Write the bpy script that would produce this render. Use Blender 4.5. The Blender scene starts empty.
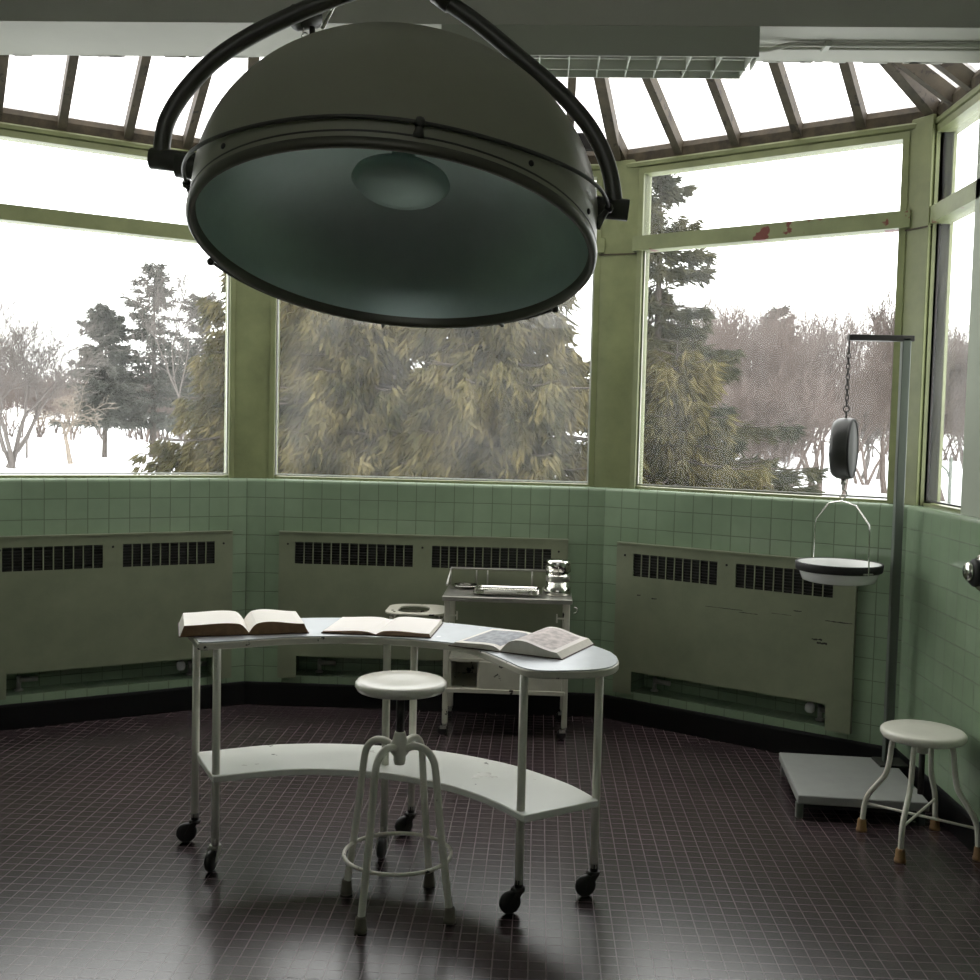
import bpy, bmesh, math, random
import numpy as np
from mathutils import Vector, Matrix
PI = math.pi
S = bpy.context.scene
COL = S.collection
random.seed(7)

# ------------------------------------------------------------------ camera
CAM = np.array([0.6253, -5.8677, 1.55]); FPX = 1078.08
PIT, ROL, YAW = 0.05469, 0.024122, -0.0455
_c, _s = math.cos(YAW), math.sin(YAW); _cp, _sp = math.cos(PIT), math.sin(PIT); _cr, _sr = math.cos(ROL), math.sin(ROL)
_r = np.array([_c, -_s, 0]); _f0 = np.array([_s, _c, 0]); _up = np.array([0, 0, 1.])
FWD = _cp * _f0 - _sp * _up; _U = _sp * _f0 + _cp * _up
RX = _cr * _r + _sr * _U; UY = -_sr * _r + _cr * _U
cam = bpy.data.cameras.new('camera'); co = bpy.data.objects.new('camera', cam); COL.objects.link(co)
cam.sensor_width = 36; cam.sensor_fit = 'HORIZONTAL'; cam.lens = FPX / 980 * 36
cam.clip_end = 600; cam.clip_start = 0.05
M = Matrix.Identity(4)
for i in range(3):
    M[i][0] = RX[i]; M[i][1] = UY[i]; M[i][2] = -FWD[i]; M[i][3] = CAM[i]
co.matrix_world = M
S.camera = co

def ground_at(u, D):
    """point of the grounds D metres off in the compass direction of picture column u"""
    d = _f0 + _r * ((u - 490) / FPX)
    return CAM[0] + d[0] * D, CAM[1] + d[1] * D

# ------------------------------------------------------------------ materials
def newmat(name):
    m = bpy.data.materials.new(name); m.use_nodes = True
    nt = m.node_tree; nt.nodes.clear()
    return m, nt, nt.nodes, nt.links

def N(nt, t, **kw):
    n = nt.nodes.new(t)
    for k, v in kw.items():
        if k.startswith('_'): setattr(n, k[1:], v)
        else: n.inputs[k.replace('__', ' ')].default_value = v
    return n

def c4(c): return (c[0], c[1], c[2], 1)

def pmat(name, col, rough=.5, metal=0, noise=0, nscale=8, bump=0, bscale=60, chips=None, chip_amt=.62, chip_scale=25, spec=.5, col2=None, rough_var=0):
    """painted / plain surface: base colour with blotchy wear, optional chips and fine bump"""
    m, nt, nd, lk = newmat(name)
    out = N(nt, 'ShaderNodeOutputMaterial'); b = N(nt, 'ShaderNodeBsdfPrincipled')
    b.inputs['Base Color'].default_value = c4(col); b.inputs['Roughness'].default_value = rough
    b.inputs['Metallic'].default_value = metal; b.inputs['Specular IOR Level'].default_value = spec
    lk.new(b.outputs[0], out.inputs[0])
    tc = N(nt, 'ShaderNodeTexCoord'); last = None
    if noise or col2:
        n = N(nt, 'ShaderNodeTexNoise', Scale=nscale, Detail=6, Roughness=.65); lk.new(tc.outputs['Object'], n.inputs['Vector'])
        r = N(nt, 'ShaderNodeValToRGB'); lk.new(n.outputs['Fac'], r.inputs[0])
        k = 1 - noise
        r.color_ramp.elements[0].position = .3; r.color_ramp.elements[1].position = .68
        r.color_ramp.elements[0].color = c4(col2) if col2 else c4([x * k for x in col])
        r.color_ramp.elements[1].color = c4(col)
        last = r.outputs[0]
        if rough_var:
            mr = N(nt, 'ShaderNodeMapRange'); mr.inputs['To Min'].default_value = rough + rough_var; mr.inputs['To Max'].default_value = max(.03, rough - rough_var)
            lk.new(n.outputs['Fac'], mr.inputs['Value']); lk.new(mr.outputs[0], b.inputs['Roughness'])
    if chips:
        n2 = N(nt, 'ShaderNodeTexNoise', Scale=chip_scale, Detail=4, Roughness=.6); lk.new(tc.outputs['Object'], n2.inputs['Vector'])
        r2 = N(nt, 'ShaderNodeValToRGB'); lk.new(n2.outputs['Fac'], r2.inputs[0])
        r2.color_ramp.elements[0].position = chip_amt; r2.color_ramp.elements[1].position = chip_amt + .02
        mx = N(nt, 'ShaderNodeMix', _data_type='RGBA'); lk.new(r2.outputs[0], mx.inputs[0])
        mx.inputs[7].default_value = c4(chips)
        if last: lk.new(last, mx.inputs[6])
        else: mx.inputs[6].default_value = c4(col)
        last = mx.outputs[2]
    if last: lk.new(last, b.inputs['Base Color'])
    if bump:
        n3 = N(nt, 'ShaderNodeTexNoise', Scale=bscale, Detail=4); lk.new(tc.outputs['Object'], n3.inputs['Vector'])
        bp = N(nt, 'ShaderNodeBump', Strength=bump, Distance=.004); lk.new(n3.outputs['Fac'], bp.inputs['Height'])
        lk.new(bp.outputs[0], b.inputs['Normal'])
    return m

def tilemat(name, col, colb, mortar, pitch, msize, rough, coord='UV', spec=.5, mrough=.7, bump=.5, dirt=.25, wave=.02, offset=0.0, rough_hi=None):
    m, nt, nd, lk = newmat(name)
    out = N(nt, 'ShaderNodeOutputMaterial'); b = N(nt, 'ShaderNodeBsdfPrincipled'); lk.new(b.outputs[0], out.inputs[0]); b.inputs['Specular IOR Level'].default_value = spec
    tc = N(nt, 'ShaderNodeTexCoord')
    br = N(nt, 'ShaderNodeTexBrick', Scale=1.0)
    br.offset = offset; br.squash = 1
    br.inputs['Brick Width'].default_value = pitch; br.inputs['Row Height'].default_value = pitch
    br.inputs['Mortar Size'].default_value = msize; br.inputs['Mortar Smooth'].default_value = .3
    br.inputs['Color1'].default_value = c4(col); br.inputs['Color2'].default_value = c4(colb); br.inputs['Mortar'].default_value = c4(mortar)
    br.inputs['Bias'].default_value = 0
    lk.new(tc.outputs[coord], br.inputs['Vector'])
    n = N(nt, 'ShaderNodeTexNoise', Scale=2.2, Detail=7, Roughness=.62); lk.new(tc.outputs['Object'], n.inputs['Vector'])
    mr = N(nt, 'ShaderNodeMapRange'); mr.inputs['From Min'].default_value = .35; mr.inputs['From Max'].default_value = .65
    mr.inputs['To Min'].default_value = 1 - dirt; mr.inputs['To Max'].default_value = 1.0; lk.new(n.outputs['Fac'], mr.inputs['Value'])
    mx = N(nt, 'ShaderNodeMix', _data_type='RGBA', _blend_type='MULTIPLY'); mx.inputs[0].default_value = 1
    lk.new(br.outputs['Color'], mx.inputs[6]); lk.new(mr.outputs[0], mx.inputs[7]); lk.new(mx.outputs[2], b.inputs['Base Color'])
    # roughness: glaze vs grout, with worn patches
    rr = N(nt, 'ShaderNodeMapRange'); rr.inputs['From Min'].default_value = .35; rr.inputs['From Max'].default_value = .7
    rr.inputs['To Min'].default_value = rough; rr.inputs['To Max'].default_value = rough_hi or rough; lk.new(n.outputs['Fac'], rr.inputs['Value'])
    m2 = N(nt, 'ShaderNodeMix', _data_type='FLOAT'); lk.new(br.outputs['Fac'], m2.inputs[0]); lk.new(rr.outputs[0], m2.inputs[2]); m2.inputs[3].default_value = mrough
    lk.new(m2.outputs[0], b.inputs['Roughness'])
    inv = N(nt, 'ShaderNodeMath', _operation='SUBTRACT'); inv.inputs[0].default_value = 1; lk.new(br.outputs['Fac'], inv.inputs[1])
    n2 = N(nt, 'ShaderNodeTexNoise', Scale=14, Detail=2); lk.new(tc.outputs['Object'], n2.inputs['Vector'])
    ad = N(nt, 'ShaderNodeMath', _operation='MULTIPLY_ADD'); lk.new(n2.outputs['Fac'], ad.inputs[0]); ad.inputs[1].default_value = wave * 10; lk.new(inv.outputs[0], ad.inputs[2])
    bp = N(nt, 'ShaderNodeBump', Strength=bump, Distance=.002); lk.new(ad.outputs[0], bp.inputs['Height']); lk.new(bp.outputs[0], b.inputs['Normal'])
    return m

def glassmat(name, dust=.05, tint=(.97, .985, .98), smear=6, dustcol=(.8, .8, .78), wire=False):
    """single sheet of old window glass: clear, faintly mirrored, with a film of dust that catches the daylight"""
    m, nt, nd, lk = newmat(name)
    out = N(nt, 'ShaderNodeOutputMaterial')
    tr = N(nt, 'ShaderNodeBsdfTransparent'); tr.inputs[0].default_value = c4(tint)
    gl = N(nt, 'ShaderNodeBsdfGlossy', Roughness=.02)
    fr = N(nt, 'ShaderNodeFresnel', IOR=1.45)
    ms = N(nt, 'ShaderNodeMixShader'); lk.new(fr.outputs[0], ms.inputs[0]); lk.new(tr.outputs[0], ms.inputs[1]); lk.new(gl.outputs[0], ms.inputs[2])
    tl = N(nt, 'ShaderNodeBsdfTranslucent'); tl.inputs[0].default_value = c4(dustcol)
    tc = N(nt, 'ShaderNodeTexCoord')
    mp = N(nt, 'ShaderNodeMapping'); mp.inputs['Scale'].default_value = (1, 1, .35); lk.new(tc.outputs['Object'], mp.inputs[0])
    n = N(nt, 'ShaderNodeTexNoise', Scale=smear, Detail=5, Roughness=.6); lk.new(mp.outputs[0], n.inputs['Vector'])
    mr = N(nt, 'ShaderNodeMapRange'); mr.inputs['From Min'].default_value = .3; mr.inputs['From Max'].default_value = .7
    mr.inputs['To Min'].default_value = dust * .5; mr.inputs['To Max'].default_value = dust * 1.5; lk.new(n.outputs['Fac'], mr.inputs['Value'])
    fac = mr.outputs[0]
    if wire:
        vo = N(nt, 'ShaderNodeTexVoronoi', Scale=42, _feature='DISTANCE_TO_EDGE'); vo.inputs['Randomness'].default_value = .25
        lk.new(tc.outputs['UV'], vo.inputs['Vector'])
        lt = N(nt, 'ShaderNodeMath', _operation='LESS_THAN'); lk.new(vo.outputs['Distance'], lt.inputs[0]); lt.inputs[1].default_value = .045
        wd = N(nt, 'ShaderNodeBsdfDiffuse'); wd.inputs[0].default_value = (.25, .22, .2, 1)
    m2 = N(nt, 'ShaderNodeMixShader'); lk.new(fac, m2.inputs[0]); lk.new(ms.outputs[0], m2.inputs[1]); lk.new(tl.outputs[0], m2.inputs[2])
    res = m2.outputs[0]
    if wire:
        m3 = N(nt, 'ShaderNodeMixShader')
        lk2 = N(nt, 'ShaderNodeMath', _operation='MULTIPLY'); lk.new(lt.outputs[0], lk2.inputs[0]); lk2.inputs[1].default_value = .45
        lk.new(lk2.outputs[0], m3.inputs[0]); lk.new(res, m3.inputs[1]); lk.new(wd.outputs[0], m3.inputs[2]); res = m3.outputs[0]
    lk.new(res, out.inputs[0])
    return m

def leafmat(name, c1, c2, scale=1.2, trans=.25, c3=None):
    m, nt, nd, lk = newmat(name)
    out = N(nt, 'ShaderNodeOutputMaterial'); d = N(nt, 'ShaderNodeBsdfDiffuse'); t = N(nt, 'ShaderNodeBsdfTranslucent'); mx = N(nt, 'ShaderNodeMixShader')
    mx.inputs[0].default_value = trans
    tc = N(nt, 'ShaderNodeTexCoord'); n = N(nt, 'ShaderNodeTexNoise', Scale=scale, Detail=5, Roughness=.7); lk.new(tc.outputs['Object'], n.inputs['Vector'])
    r = N(nt, 'ShaderNodeValToRGB'); lk.new(n.outputs['Fac'], r.inputs[0])
    r.color_ramp.elements[0].position = .36; r.color_ramp.elements[1].position = .64
    r.color_ramp.elements[0].color = c4(c1); r.color_ramp.elements[1].color = c4(c2)
    lk.new(r.outputs[0], d.inputs[0]); lk.new(r.outputs[0], t.inputs[0]); lk.new(d.outputs[0], mx.inputs[1]); lk.new(t.outputs[0], mx.inputs[2]); lk.new(mx.outputs[0], out.inputs[0])
    return m

def pagemat(name, base, picture=None, pic_box=None, lines=.12):
    """printed page: faint rows of type and an optional printed area, in the page's own u,v"""
    m, nt, nd, lk = newmat(name)
    out = N(nt, 'ShaderNodeOutputMaterial'); b = N(nt, 'ShaderNodeBsdfPrincipled', Roughness=.6); lk.new(b.outputs[0], out.inputs[0])
    tc = N(nt, 'ShaderNodeTexCoord'); sx = N(nt, 'ShaderNodeSeparateXYZ'); lk.new(tc.outputs['UV'], sx.inputs[0])
    w = N(nt, 'ShaderNodeMath', _operation='SINE'); k = N(nt, 'ShaderNodeMath', _operation='MULTIPLY'); k.inputs[1].default_value = 230; lk.new(sx.outputs[1], k.inputs[0]); lk.new(k.outputs[0], w.inputs[0])
    g = N(nt, 'ShaderNodeMath', _operation='GREATER_THAN'); lk.new(w.outputs[0], g.inputs[0]); g.inputs[1].default_value = .2
    def inside(box):
        acc = None
        for sock, lo, hi in ((sx.outputs[0], box[0], box[1]), (sx.outputs[1], box[2], box[3])):
            for op, v in (('GREATER_THAN', lo), ('LESS_THAN', hi)):
                t = N(nt, 'ShaderNodeMath', _operation=op); lk.new(sock, t.inputs[0]); t.inputs[1].default_value = v
                if acc is None: acc = t.outputs[0]
                else:
                    q = N(nt, 'ShaderNodeMath', _operation='MULTIPLY'); lk.new(acc, q.inputs[0]); lk.new(t.outputs[0], q.inputs[1]); acc = q.outputs[0]
        return acc
    tx = inside((.1, .9, .08, .92))
    q = N(nt, 'ShaderNodeMath', _operation='MULTIPLY'); lk.new(tx, q.inputs[0]); lk.new(g.outputs[0], q.inputs[1])
    q2 = N(nt, 'ShaderNodeMath', _operation='MULTIPLY'); lk.new(q.outputs[0], q2.inputs[0]); q2.inputs[1].default_value = lines
    mx = N(nt, 'ShaderNodeMix', _data_type='RGBA'); lk.new(q2.outputs[0], mx.inputs[0]); mx.inputs[6].default_value = c4(base); mx.inputs[7].default_value = (.12, .12, .12, 1)
    last = mx.outputs[2]
    if picture:
        p = inside(pic_box); n = N(nt, 'ShaderNodeTexNoise', Scale=9, Detail=5); lk.new(tc.outputs['UV'], n.inputs['Vector'])
        r = N(nt, 'ShaderNodeValToRGB'); lk.new(n.outputs['Fac'], r.inputs[0]); r.color_ramp.elements[0].position = .35; r.color_ramp.elements[1].position = .65
        r.color_ramp.elements[0].color = c4([x * .6 for x in picture]); r.color_ramp.elements[1].color = c4(picture)
        m3 = N(nt, 'ShaderNodeMix', _data_type='RGBA'); lk.new(p, m3.inputs[0]); lk.new(last, m3.inputs[6]); lk.new(r.outputs[0], m3.inputs[7]); last = m3.outputs[2]
    lk.new(last, b.inputs['Base Color'])
    return m

MT = {}
MT['tile'] = tilemat('green_wall_tile', (.26, .345, .235), (.24, .325, .215), (.13, .175, .105), .1043, .0028, .13, dirt=.2, wave=.02, bump=.8)
MT['base'] = pmat('black_base_tile', (.004, .004, .0045), .45, spec=.25)
MT['floor'] = tilemat('floor_mosaic', (.05, .034, .037), (.037, .026, .029), (.138, .114, .117), .0525, .0023, .24, coord='Object', mrough=.26, bump=.08, dirt=.25, wave=.0, rough_hi=.24, spec=.8)
MT['frame'] = pmat('olive_frame_paint', (.25, .277, .132), .42, noise=.35, nscale=3.5, bump=.15, bscale=30)
MT['frame_chip'] = pmat('olive_frame_paint_flaking', (.235, .265, .13), .5, noise=.3, nscale=4, chips=(.14, .035, .025), chip_amt=.615, chip_scale=6, bump=.2, bscale=40)
MT['rafter'] = pmat('brown_rafter_paint', (.1, .08, .052), .6, noise=.6, nscale=9, chips=(.03, .022, .015), chip_amt=.6, chip_scale=16)
MT['curb'] = pmat('rotten_curb', (.085, .065, .038), .75, noise=.7, nscale=14)
MT['darkwood'] = pmat('dark_blind', (.012, .01, .009), .8)
MT['plaster'] = pmat('grey_plaster', (.56, .56, .5), .75, noise=.1, nscale=2, bump=.1, bscale=20)
MT['plaster_green'] = pmat('grey_green_plaster', (.36, .4, .32), .7, noise=.12, nscale=2)
MT['ceiling'] = pmat('ceiling_paint', (.5, .5, .44), .8, noise=.1, nscale=1.5)
MT['heater'] = pmat('heater_paint', (.215, .235, .155), .42, noise=.35, nscale=4, col2=(.165, .185, .12), bump=.08, bscale=15)
MT['black'] = pmat('matte_black', (.012, .012, .012), .6)
MT['louver'] = pmat('grille_dark', (.02, .02, .018), .5)
MT['enamel'] = pmat('white_enamel', (.72, .71, .62), .28, noise=.1, nscale=6, chips=(.05, .04, .03), chip_amt=.735, chip_scale=32)
MT['enamel_clean'] = pmat('white_enamel_shelf', (.8, .81, .76), .22, noise=.06, nscale=3, chips=(.16, .16, .15), chip_amt=.72, chip_scale=11)
MT['seat'] = pmat('white_enamel_seat', (.76, .75, .66), .25, noise=.08, nscale=5)
MT['worn'] = pmat('enamel_worn_edge', (.66, .64, .55), .35, noise=.15, nscale=9, chips=(.03, .025, .02), chip_amt=.63, chip_scale=13)
MT['steel'] = pmat('satin_steel_top', (.52, .55, .58), .34, metal=.55, noise=.15, nscale=7, chips=(.75, .75, .74), chip_amt=.7, chip_scale=13)
MT['steel_dark'] = pmat('dull_steel', (.46, .45, .41), .32, metal=.8, noise=.3, nscale=9)
MT['chrome'] = pmat('chrome', (.75, .74, .7), .12, metal=1)
MT['caster'] = pmat('caster_rubber', (.012, .012, .012), .45)
MT['rubber'] = pmat('tan_rubber', (.27, .15, .055), .6, noise=.3, nscale=30)
MT['rubber_grey'] = pmat('grey_rubber', (.12, .11, .085), .6)
MT['platform'] = pmat('grey_platform_paint', (.31, .32, .305), .5, noise=.15, nscale=6, chips=(.08, .08, .08), chip_amt=.75, chip_scale=14)
MT['pole'] = pmat('grey_pole_paint', (.12, .14, .12), .35, metal=.2)
MT['iron'] = pmat('dark_iron', (.028, .026, .024), .45, metal=.3)
MT['drum'] = pmat('scale_drum', (.05, .052, .05), .38, noise=.2, nscale=8)
MT['drum_face'] = pmat('scale_face', (.075, .078, .075), .6, spec=.3)
MT['pan'] = pmat('white_pan_enamel', (.8, .81, .8), .2)
MT['lamp'] = pmat('lamp_enamel', (.33, .335, .25), .36, noise=.12, nscale=3, bump=.06, bscale=180)
MT['lamp_dark'] = pmat('lamp_hardware', (.07, .07, .06), .38, metal=.2)
MT['lamp_rim'] = pmat('lamp_rim', (.11, .11, .085), .35, metal=.3)
MT['reflector'] = pmat('teal_mirror', (.72, .87, .83), .48, metal=.5, noise=.2, nscale=2.2)
MT['reflector_ring'] = pmat('frosted_bowl', (.62, .78, .73), .6, metal=.6)
MT['fixture'] = pmat('fixture_enamel', (.44, .46, .39), .45)
MT['louvre_white'] = pmat('louvre_blade', (.58, .6, .53), .5)
MT['cover'] = pmat('book_cover', (.06, .022, .012), .6)
MT['cover_paper'] = pmat('paper_cover', (.35, .22, .14), .6)
MT['fore'] = pmat('page_edge_white', (.78, .74, .66), .7, noise=.1, nscale=60)
MT['fore_brown'] = pmat('page_edge_gilt', (.26, .15, .075), .55, noise=.3, nscale=50)
MT['page'] = pagemat('page_cream', (.82, .79, .73), lines=.1)
MT['page_pic'] = pagemat('page_plate', (.8, .77, .71), (.36, .38, .42), (.08, .92, .1, .92), .0)
MT['page_pink'] = pagemat('page_columns', (.78, .73, .7), (.68, .6, .58), (.1, .86, .08, .93), .08)
MT['page_plain'] = pagemat('page_plain', (.84, .8, .76), lines=.05)
MT['glass'] = glassmat('window_glass', .03)
MT['glass_grimy'] = glassmat('window_glass_grimy', .045, smear=5)
MT['skyglass'] = glassmat('skylight_glass', .4, tint=(.96, .94, .93), dustcol=(.95, .92, .91), smear=4, wire=True)
MT['snow'] = pmat('snow', (.86, .88, .9), .8, noise=.05, nscale=.3)
MT['bark'] = pmat('bark_grey', (.09, .072, .06), .9, noise=.3, nscale=3)
MT['bark_pale'] = pmat('bark_pale', (.28, .235, .19), .9, noise=.2, nscale=3)
MT['twig'] = pmat('twig_brown', (.11, .085, .072), .9)
MT['twig_grey'] = pmat('twig_grey', (.12, .105, .095), .9)
MT['spruce'] = leafmat('spruce_needles', (.03, .035, .017), (.18, .15, .07), 1.8)
MT['spruce_dark'] = leafmat('spruce_needles_dark', (.035, .042, .03), (.1, .092, .05), .9)
MT['pine'] = leafmat('hazed_pine_needles', (.07, .077, .066), (.14, .142, .125), .6)  # distance haze put into the needle colour as a paler grey
MT['thicket'] = pmat('thicket_twigs', (.135, .105, .092), .9)

# ------------------------------------------------------------------ mesh kit
class MB:
    def __init__(s): s.v = []; s.f = []; s.uv = {}; s.sm = set(); s.mi = {}
    def add(s, vs, fs, smooth=False, mi=0):
        o = len(s.v); s.v += [tuple(map(float, p)) for p in vs]
        for f in fs:
            if smooth: s.sm.add(len(s.f))
            if mi: s.mi[len(s.f)] = mi
            s.f.append(tuple(o + i for i in f))
        return s
    def quad(s, pts, uvs=None, mi=0):
        k = len(s.f); s.add(pts, [tuple(range(len(pts)))], mi=mi)
        if uvs: s.uv[k] = uvs
        return s
    def box(s, c, d, rz=0, mat=None, mi=0):
        x, y, z = d[0] / 2, d[1] / 2, d[2] / 2
        P = [Vector((a, b, e)) for e in (-z, z) for b in (-y, y) for a in (-x, x)]
        R = mat if mat else Matrix.Rotation(rz, 3, 'Z')
        P = [R @ p + Vector(c) for p in P]
        return s.add(P, [(0, 2, 3, 1), (4, 5, 7, 6), (0, 1, 5, 4), (2, 6, 7, 3), (0, 4, 6, 2), (1, 3, 7, 5)], mi=mi)
    def tube(s, path, r, n=12, closed=False, caps=True):
        P = [Vector(p) for p in path]; m = len(P)
        rad = r if hasattr(r, '__len__') else [r] * m
        T = []
        for i in range(m):
            if closed: t = P[(i + 1) % m] - P[i - 1]
            else: t = P[min(i + 1, m - 1)] - P[max(i - 1, 0)]
            T.append(t.normalized())
        a = Vector((0, 0, 1)) if abs(T[0].z) < .9 else Vector((1, 0, 0))
        u = T[0].cross(a).normalized(); vs = []
        for i in range(m):
            if i: u = (u - T[i] * u.dot(T[i])).normalized()
            w = T[i].cross(u)
            for k in range(n):
                q = 2 * PI * k / n; vs.append(P[i] + (u * math.cos(q) + w * math.sin(q)) * rad[i])
        fs = []
        for i in range(m if closed else m - 1):
            j = (i + 1) % m
            for k in range(n):
                l = (k + 1) % n; fs.append((i * n + k, i * n + l, j * n + l, j * n + k))
        s.add(vs, fs, smooth=True)
        if caps and not closed:
            o = len(s.v) - len(vs); s.f.append(tuple(o + k for k in range(n))[::-1]); s.f.append(tuple(o + (m - 1) * n + k for k in range(n)))
        return s
    def lathe(s, prof, c=(0, 0, 0), n=40, axis=(0, 0, 1), close=True, smooth=True):
        """prof: (radius, height) list; revolved about axis through c"""
        ax = Vector(axis).normalized(); a = Vector((1, 0, 0)) if abs(ax.x) < .9 else Vector((0, 1, 0))
        u = (a - ax * a.dot(ax)).normalized(); w = ax.cross(u); C = Vector(c); vs = []
        for r, h in prof:
            for k in range(n):
                q = 2 * PI * k / n; vs.append(C + ax * h + (u * math.cos(q) + w * math.sin(q)) * max(r, 1e-5))
        fs = []; m = len(prof)
        for i in range(m - 1):
            for k in range(n):
                l = (k + 1) % n; fs.append((i * n + k, i * n + l, (i + 1) * n + l, (i + 1) * n + k))
        o = len(s.v); s.add(vs, fs, smooth=smooth)
        if close:
            s.f.append(tuple(o + k for k in range(n))[::-1]); s.f.append(tuple(o + (m - 1) * n + k for k in range(n)))
        return s
    def prism(s, poly, z0, z1, mi=0):
        n = len(poly); vs = [(x, y, z0) for x, y in poly] + [(x, y, z1) for x, y in poly]
        fs = [tuple(range(n))[::-1], tuple(range(n, 2 * n))] + [(i, (i + 1) % n, n + (i + 1) % n, n + i) for i in range(n)]
        return s.add(vs, fs, mi=mi)
    def torus(s, c, R, r, axis=(0, 0, 1), n=48, m=10, a0=0, a1=2 * PI):
        ax = Vector(axis).normalized(); a = Vector((1, 0, 0)) if abs(ax.x) < .9 else Vector((0, 1, 0))
        u = (a - ax * a.dot(ax)).normalized(); w = ax.cross(u); C = Vector(c)
        full = abs(a1 - a0 - 2 * PI) < 1e-6; k = n if full else n + 1
        return s.tube([C + (u * math.cos(a0 + (a1 - a0) * i / n) + w * math.sin(a0 + (a1 - a0) * i / n)) * R for i in range(k)], r, m, closed=full)
    def build(s, name, mats, parent=None, bevel=0, seg=2, recalc=True, sub=0):
        me = bpy.data.meshes.new(name)
        me.from_pydata(s.v, [], s.f)
        mats = mats if isinstance(mats, (list, tuple)) else [mats]
        for mm in mats: me.materials.append(mm)
        for i in s.sm: me.polygons[i].use_smooth = True
        for i, k in s.mi.items(): me.polygons[i].material_index = k
        if s.uv:
            L = me.uv_layers.new(name='UVMap')
            for i, uvs in s.uv.items():
                for li, uvv in zip(me.polygons[i].loop_indices, uvs): L.data[li].uv = uvv
        if recalc:
            bm = bmesh.new(); bm.from_mesh(me); bmesh.ops.recalc_face_normals(bm, faces=bm.faces); bm.to_mesh(me); bm.free()
        o = bpy.data.objects.new(name, me); COL.objects.link(o)
        if parent: o.parent = parent
        if bevel:
            b = o.modifiers.new('bevel', 'BEVEL'); b.width = bevel; b.segments = seg; b.limit_method = 'ANGLE'; b.angle_limit = .6
            for p in me.polygons: p.use_smooth = True
            me.set_sharp_from_angle(angle=.7) if hasattr(me, 'set_sharp_from_angle') else None
        return o

def tag(o, label=None, cat=None, group=None, kind=None):
    if label: o['label'] = label
    if cat: o['category'] = cat
    if group: o['group'] = group
    if kind: o['kind'] = kind
    return o

def empty(name, loc=(0, 0, 0), rz=0):
    o = bpy.data.objects.new(name, None); COL.objects.link(o); o.location = loc; o.rotation_euler = (0, 0, rz); o.empty_display_size = .1
    return o
def thing(name, label, cat, loc=(0, 0, 0), rz=0, group=None): return tag(empty(name, loc, rz), label, cat, group)
def struct(name, loc=(0, 0, 0)): return tag(empty(name, loc), kind='structure')
def smooth_path(pts, n=6, closed=False):
    P = [Vector(p) for p in pts]; m = len(P); out = []
    for i in range(m if closed else m - 1):
        g = (lambda k: P[k % m]) if closed else (lambda k: P[min(max(k, 0), m - 1)])
        p0, p1, p2, p3 = g(i - 1), g(i), g(i + 1), g(i + 2)
        for j in range(n):
            t = j / n
            out.append(.5 * ((2 * p1) + (p2 - p0) * t + (2 * p0 - 5 * p1 + 4 * p2 - p3) * t * t + (3 * p1 - p0 - 3 * p2 + p3) * t ** 3))
    if not closed: out.append(P[-1])
    return out

# ------------------------------------------------------------------ the bay: plan
W, L, TH = 1.967, 1.582, .5745
ZS, ZB, ZH = 1.2577, .1273, 2.945
ct, st = math.cos(TH), math.sin(TH)
A = np.array([-W / 2, 0.]); B = np.array([W / 2, 0.]); C = B + L * np.array([ct, -st]); Dp = np.array([-C[0], C[1]])
YB = -9.0
HY0, HY1, HZ = -1.76, -1.385, 3.065         # header beam front, back, underside
CZ = 3.62
BK_R = np.array([C[0], YB]); BK_L = np.array([-C[0], YB])
def seg(o, e):
    d = e - o; l = np.linalg.norm(d); d = d / l
    return dict(o=o, e=d, n=np.array([d[1], -d[0]]), L=l)     # n points into the room for a left-to-right run
SEG = {'far_left': seg(BK_L, Dp), 'left': seg(Dp, A), 'center': seg(A, B), 'right': seg(B, C), 'far_right': seg(C, BK_R)}
TA = math.tan(TH / 2); TC = math.tan((PI / 2 - TH) / 2)
MIT = {'far_left': (0, TC), 'left': (TC, TA), 'center': (TA, TA), 'right': (TA, TC), 'far_right': (TC, 0)}
def wp(k, t, off, z):
    s_ = SEG[k]; p = s_['o'] + s_['e'] * t + s_['n'] * off
    return (p[0], p[1], z)
def mt(k, off):
    return MIT[k][0] * off, SEG[k]['L'] - MIT[k][1] * off
TZ = 20 * .1043 - ZS
def tuv(k, t, z):
    t0 = SEG[k]['L'] if k in ('left', 'far_left') else 0
    return (t - t0 + 60 * .1043, z + TZ)
def runs(mb, k, prof, t0=None, t1=None, uv=False):
    """sweep a profile of (off, z) along wall k, mitred at the corners unless t0/t1 are given"""
    n = len(prof); a = [wp(k, mt(k, o)[0] if t0 is None else t0, o, z) for o, z in prof]; b = [wp(k, mt(k, o)[1] if t1 is None else t1, o, z) for o, z in prof]
    acc = [0]
    for i in range(n): acc.append(acc[-1] + math.dist(prof[i], prof[(i + 1) % n]))
    for i in range(n):
        j = (i + 1) % n
        ta, tb = (mt(k, prof[i][0])[0] if t0 is None else t0), (mt(k, prof[i][0])[1] if t1 is None else t1)
        if uv:
            q = [tuv(k, ta, prof[i][1]), tuv(k, tb, prof[i][1]), tuv(k, tb, prof[j][1] - abs(prof[j][0] - prof[i][0])), tuv(k, ta, prof[j][1] - abs(prof[j][0] - prof[i][0]))]
            mb.quad([a[i], b[i], b[j], a[j]], q)
        else: mb.quad([a[i], b[i], b[j], a[j]])
    mb.f.append(tuple(range(len(mb.v), len(mb.v) + n))); mb.v += a
    mb.f.append(tuple(range(len(mb.v), len(mb.v) + n))); mb.v += b
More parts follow.
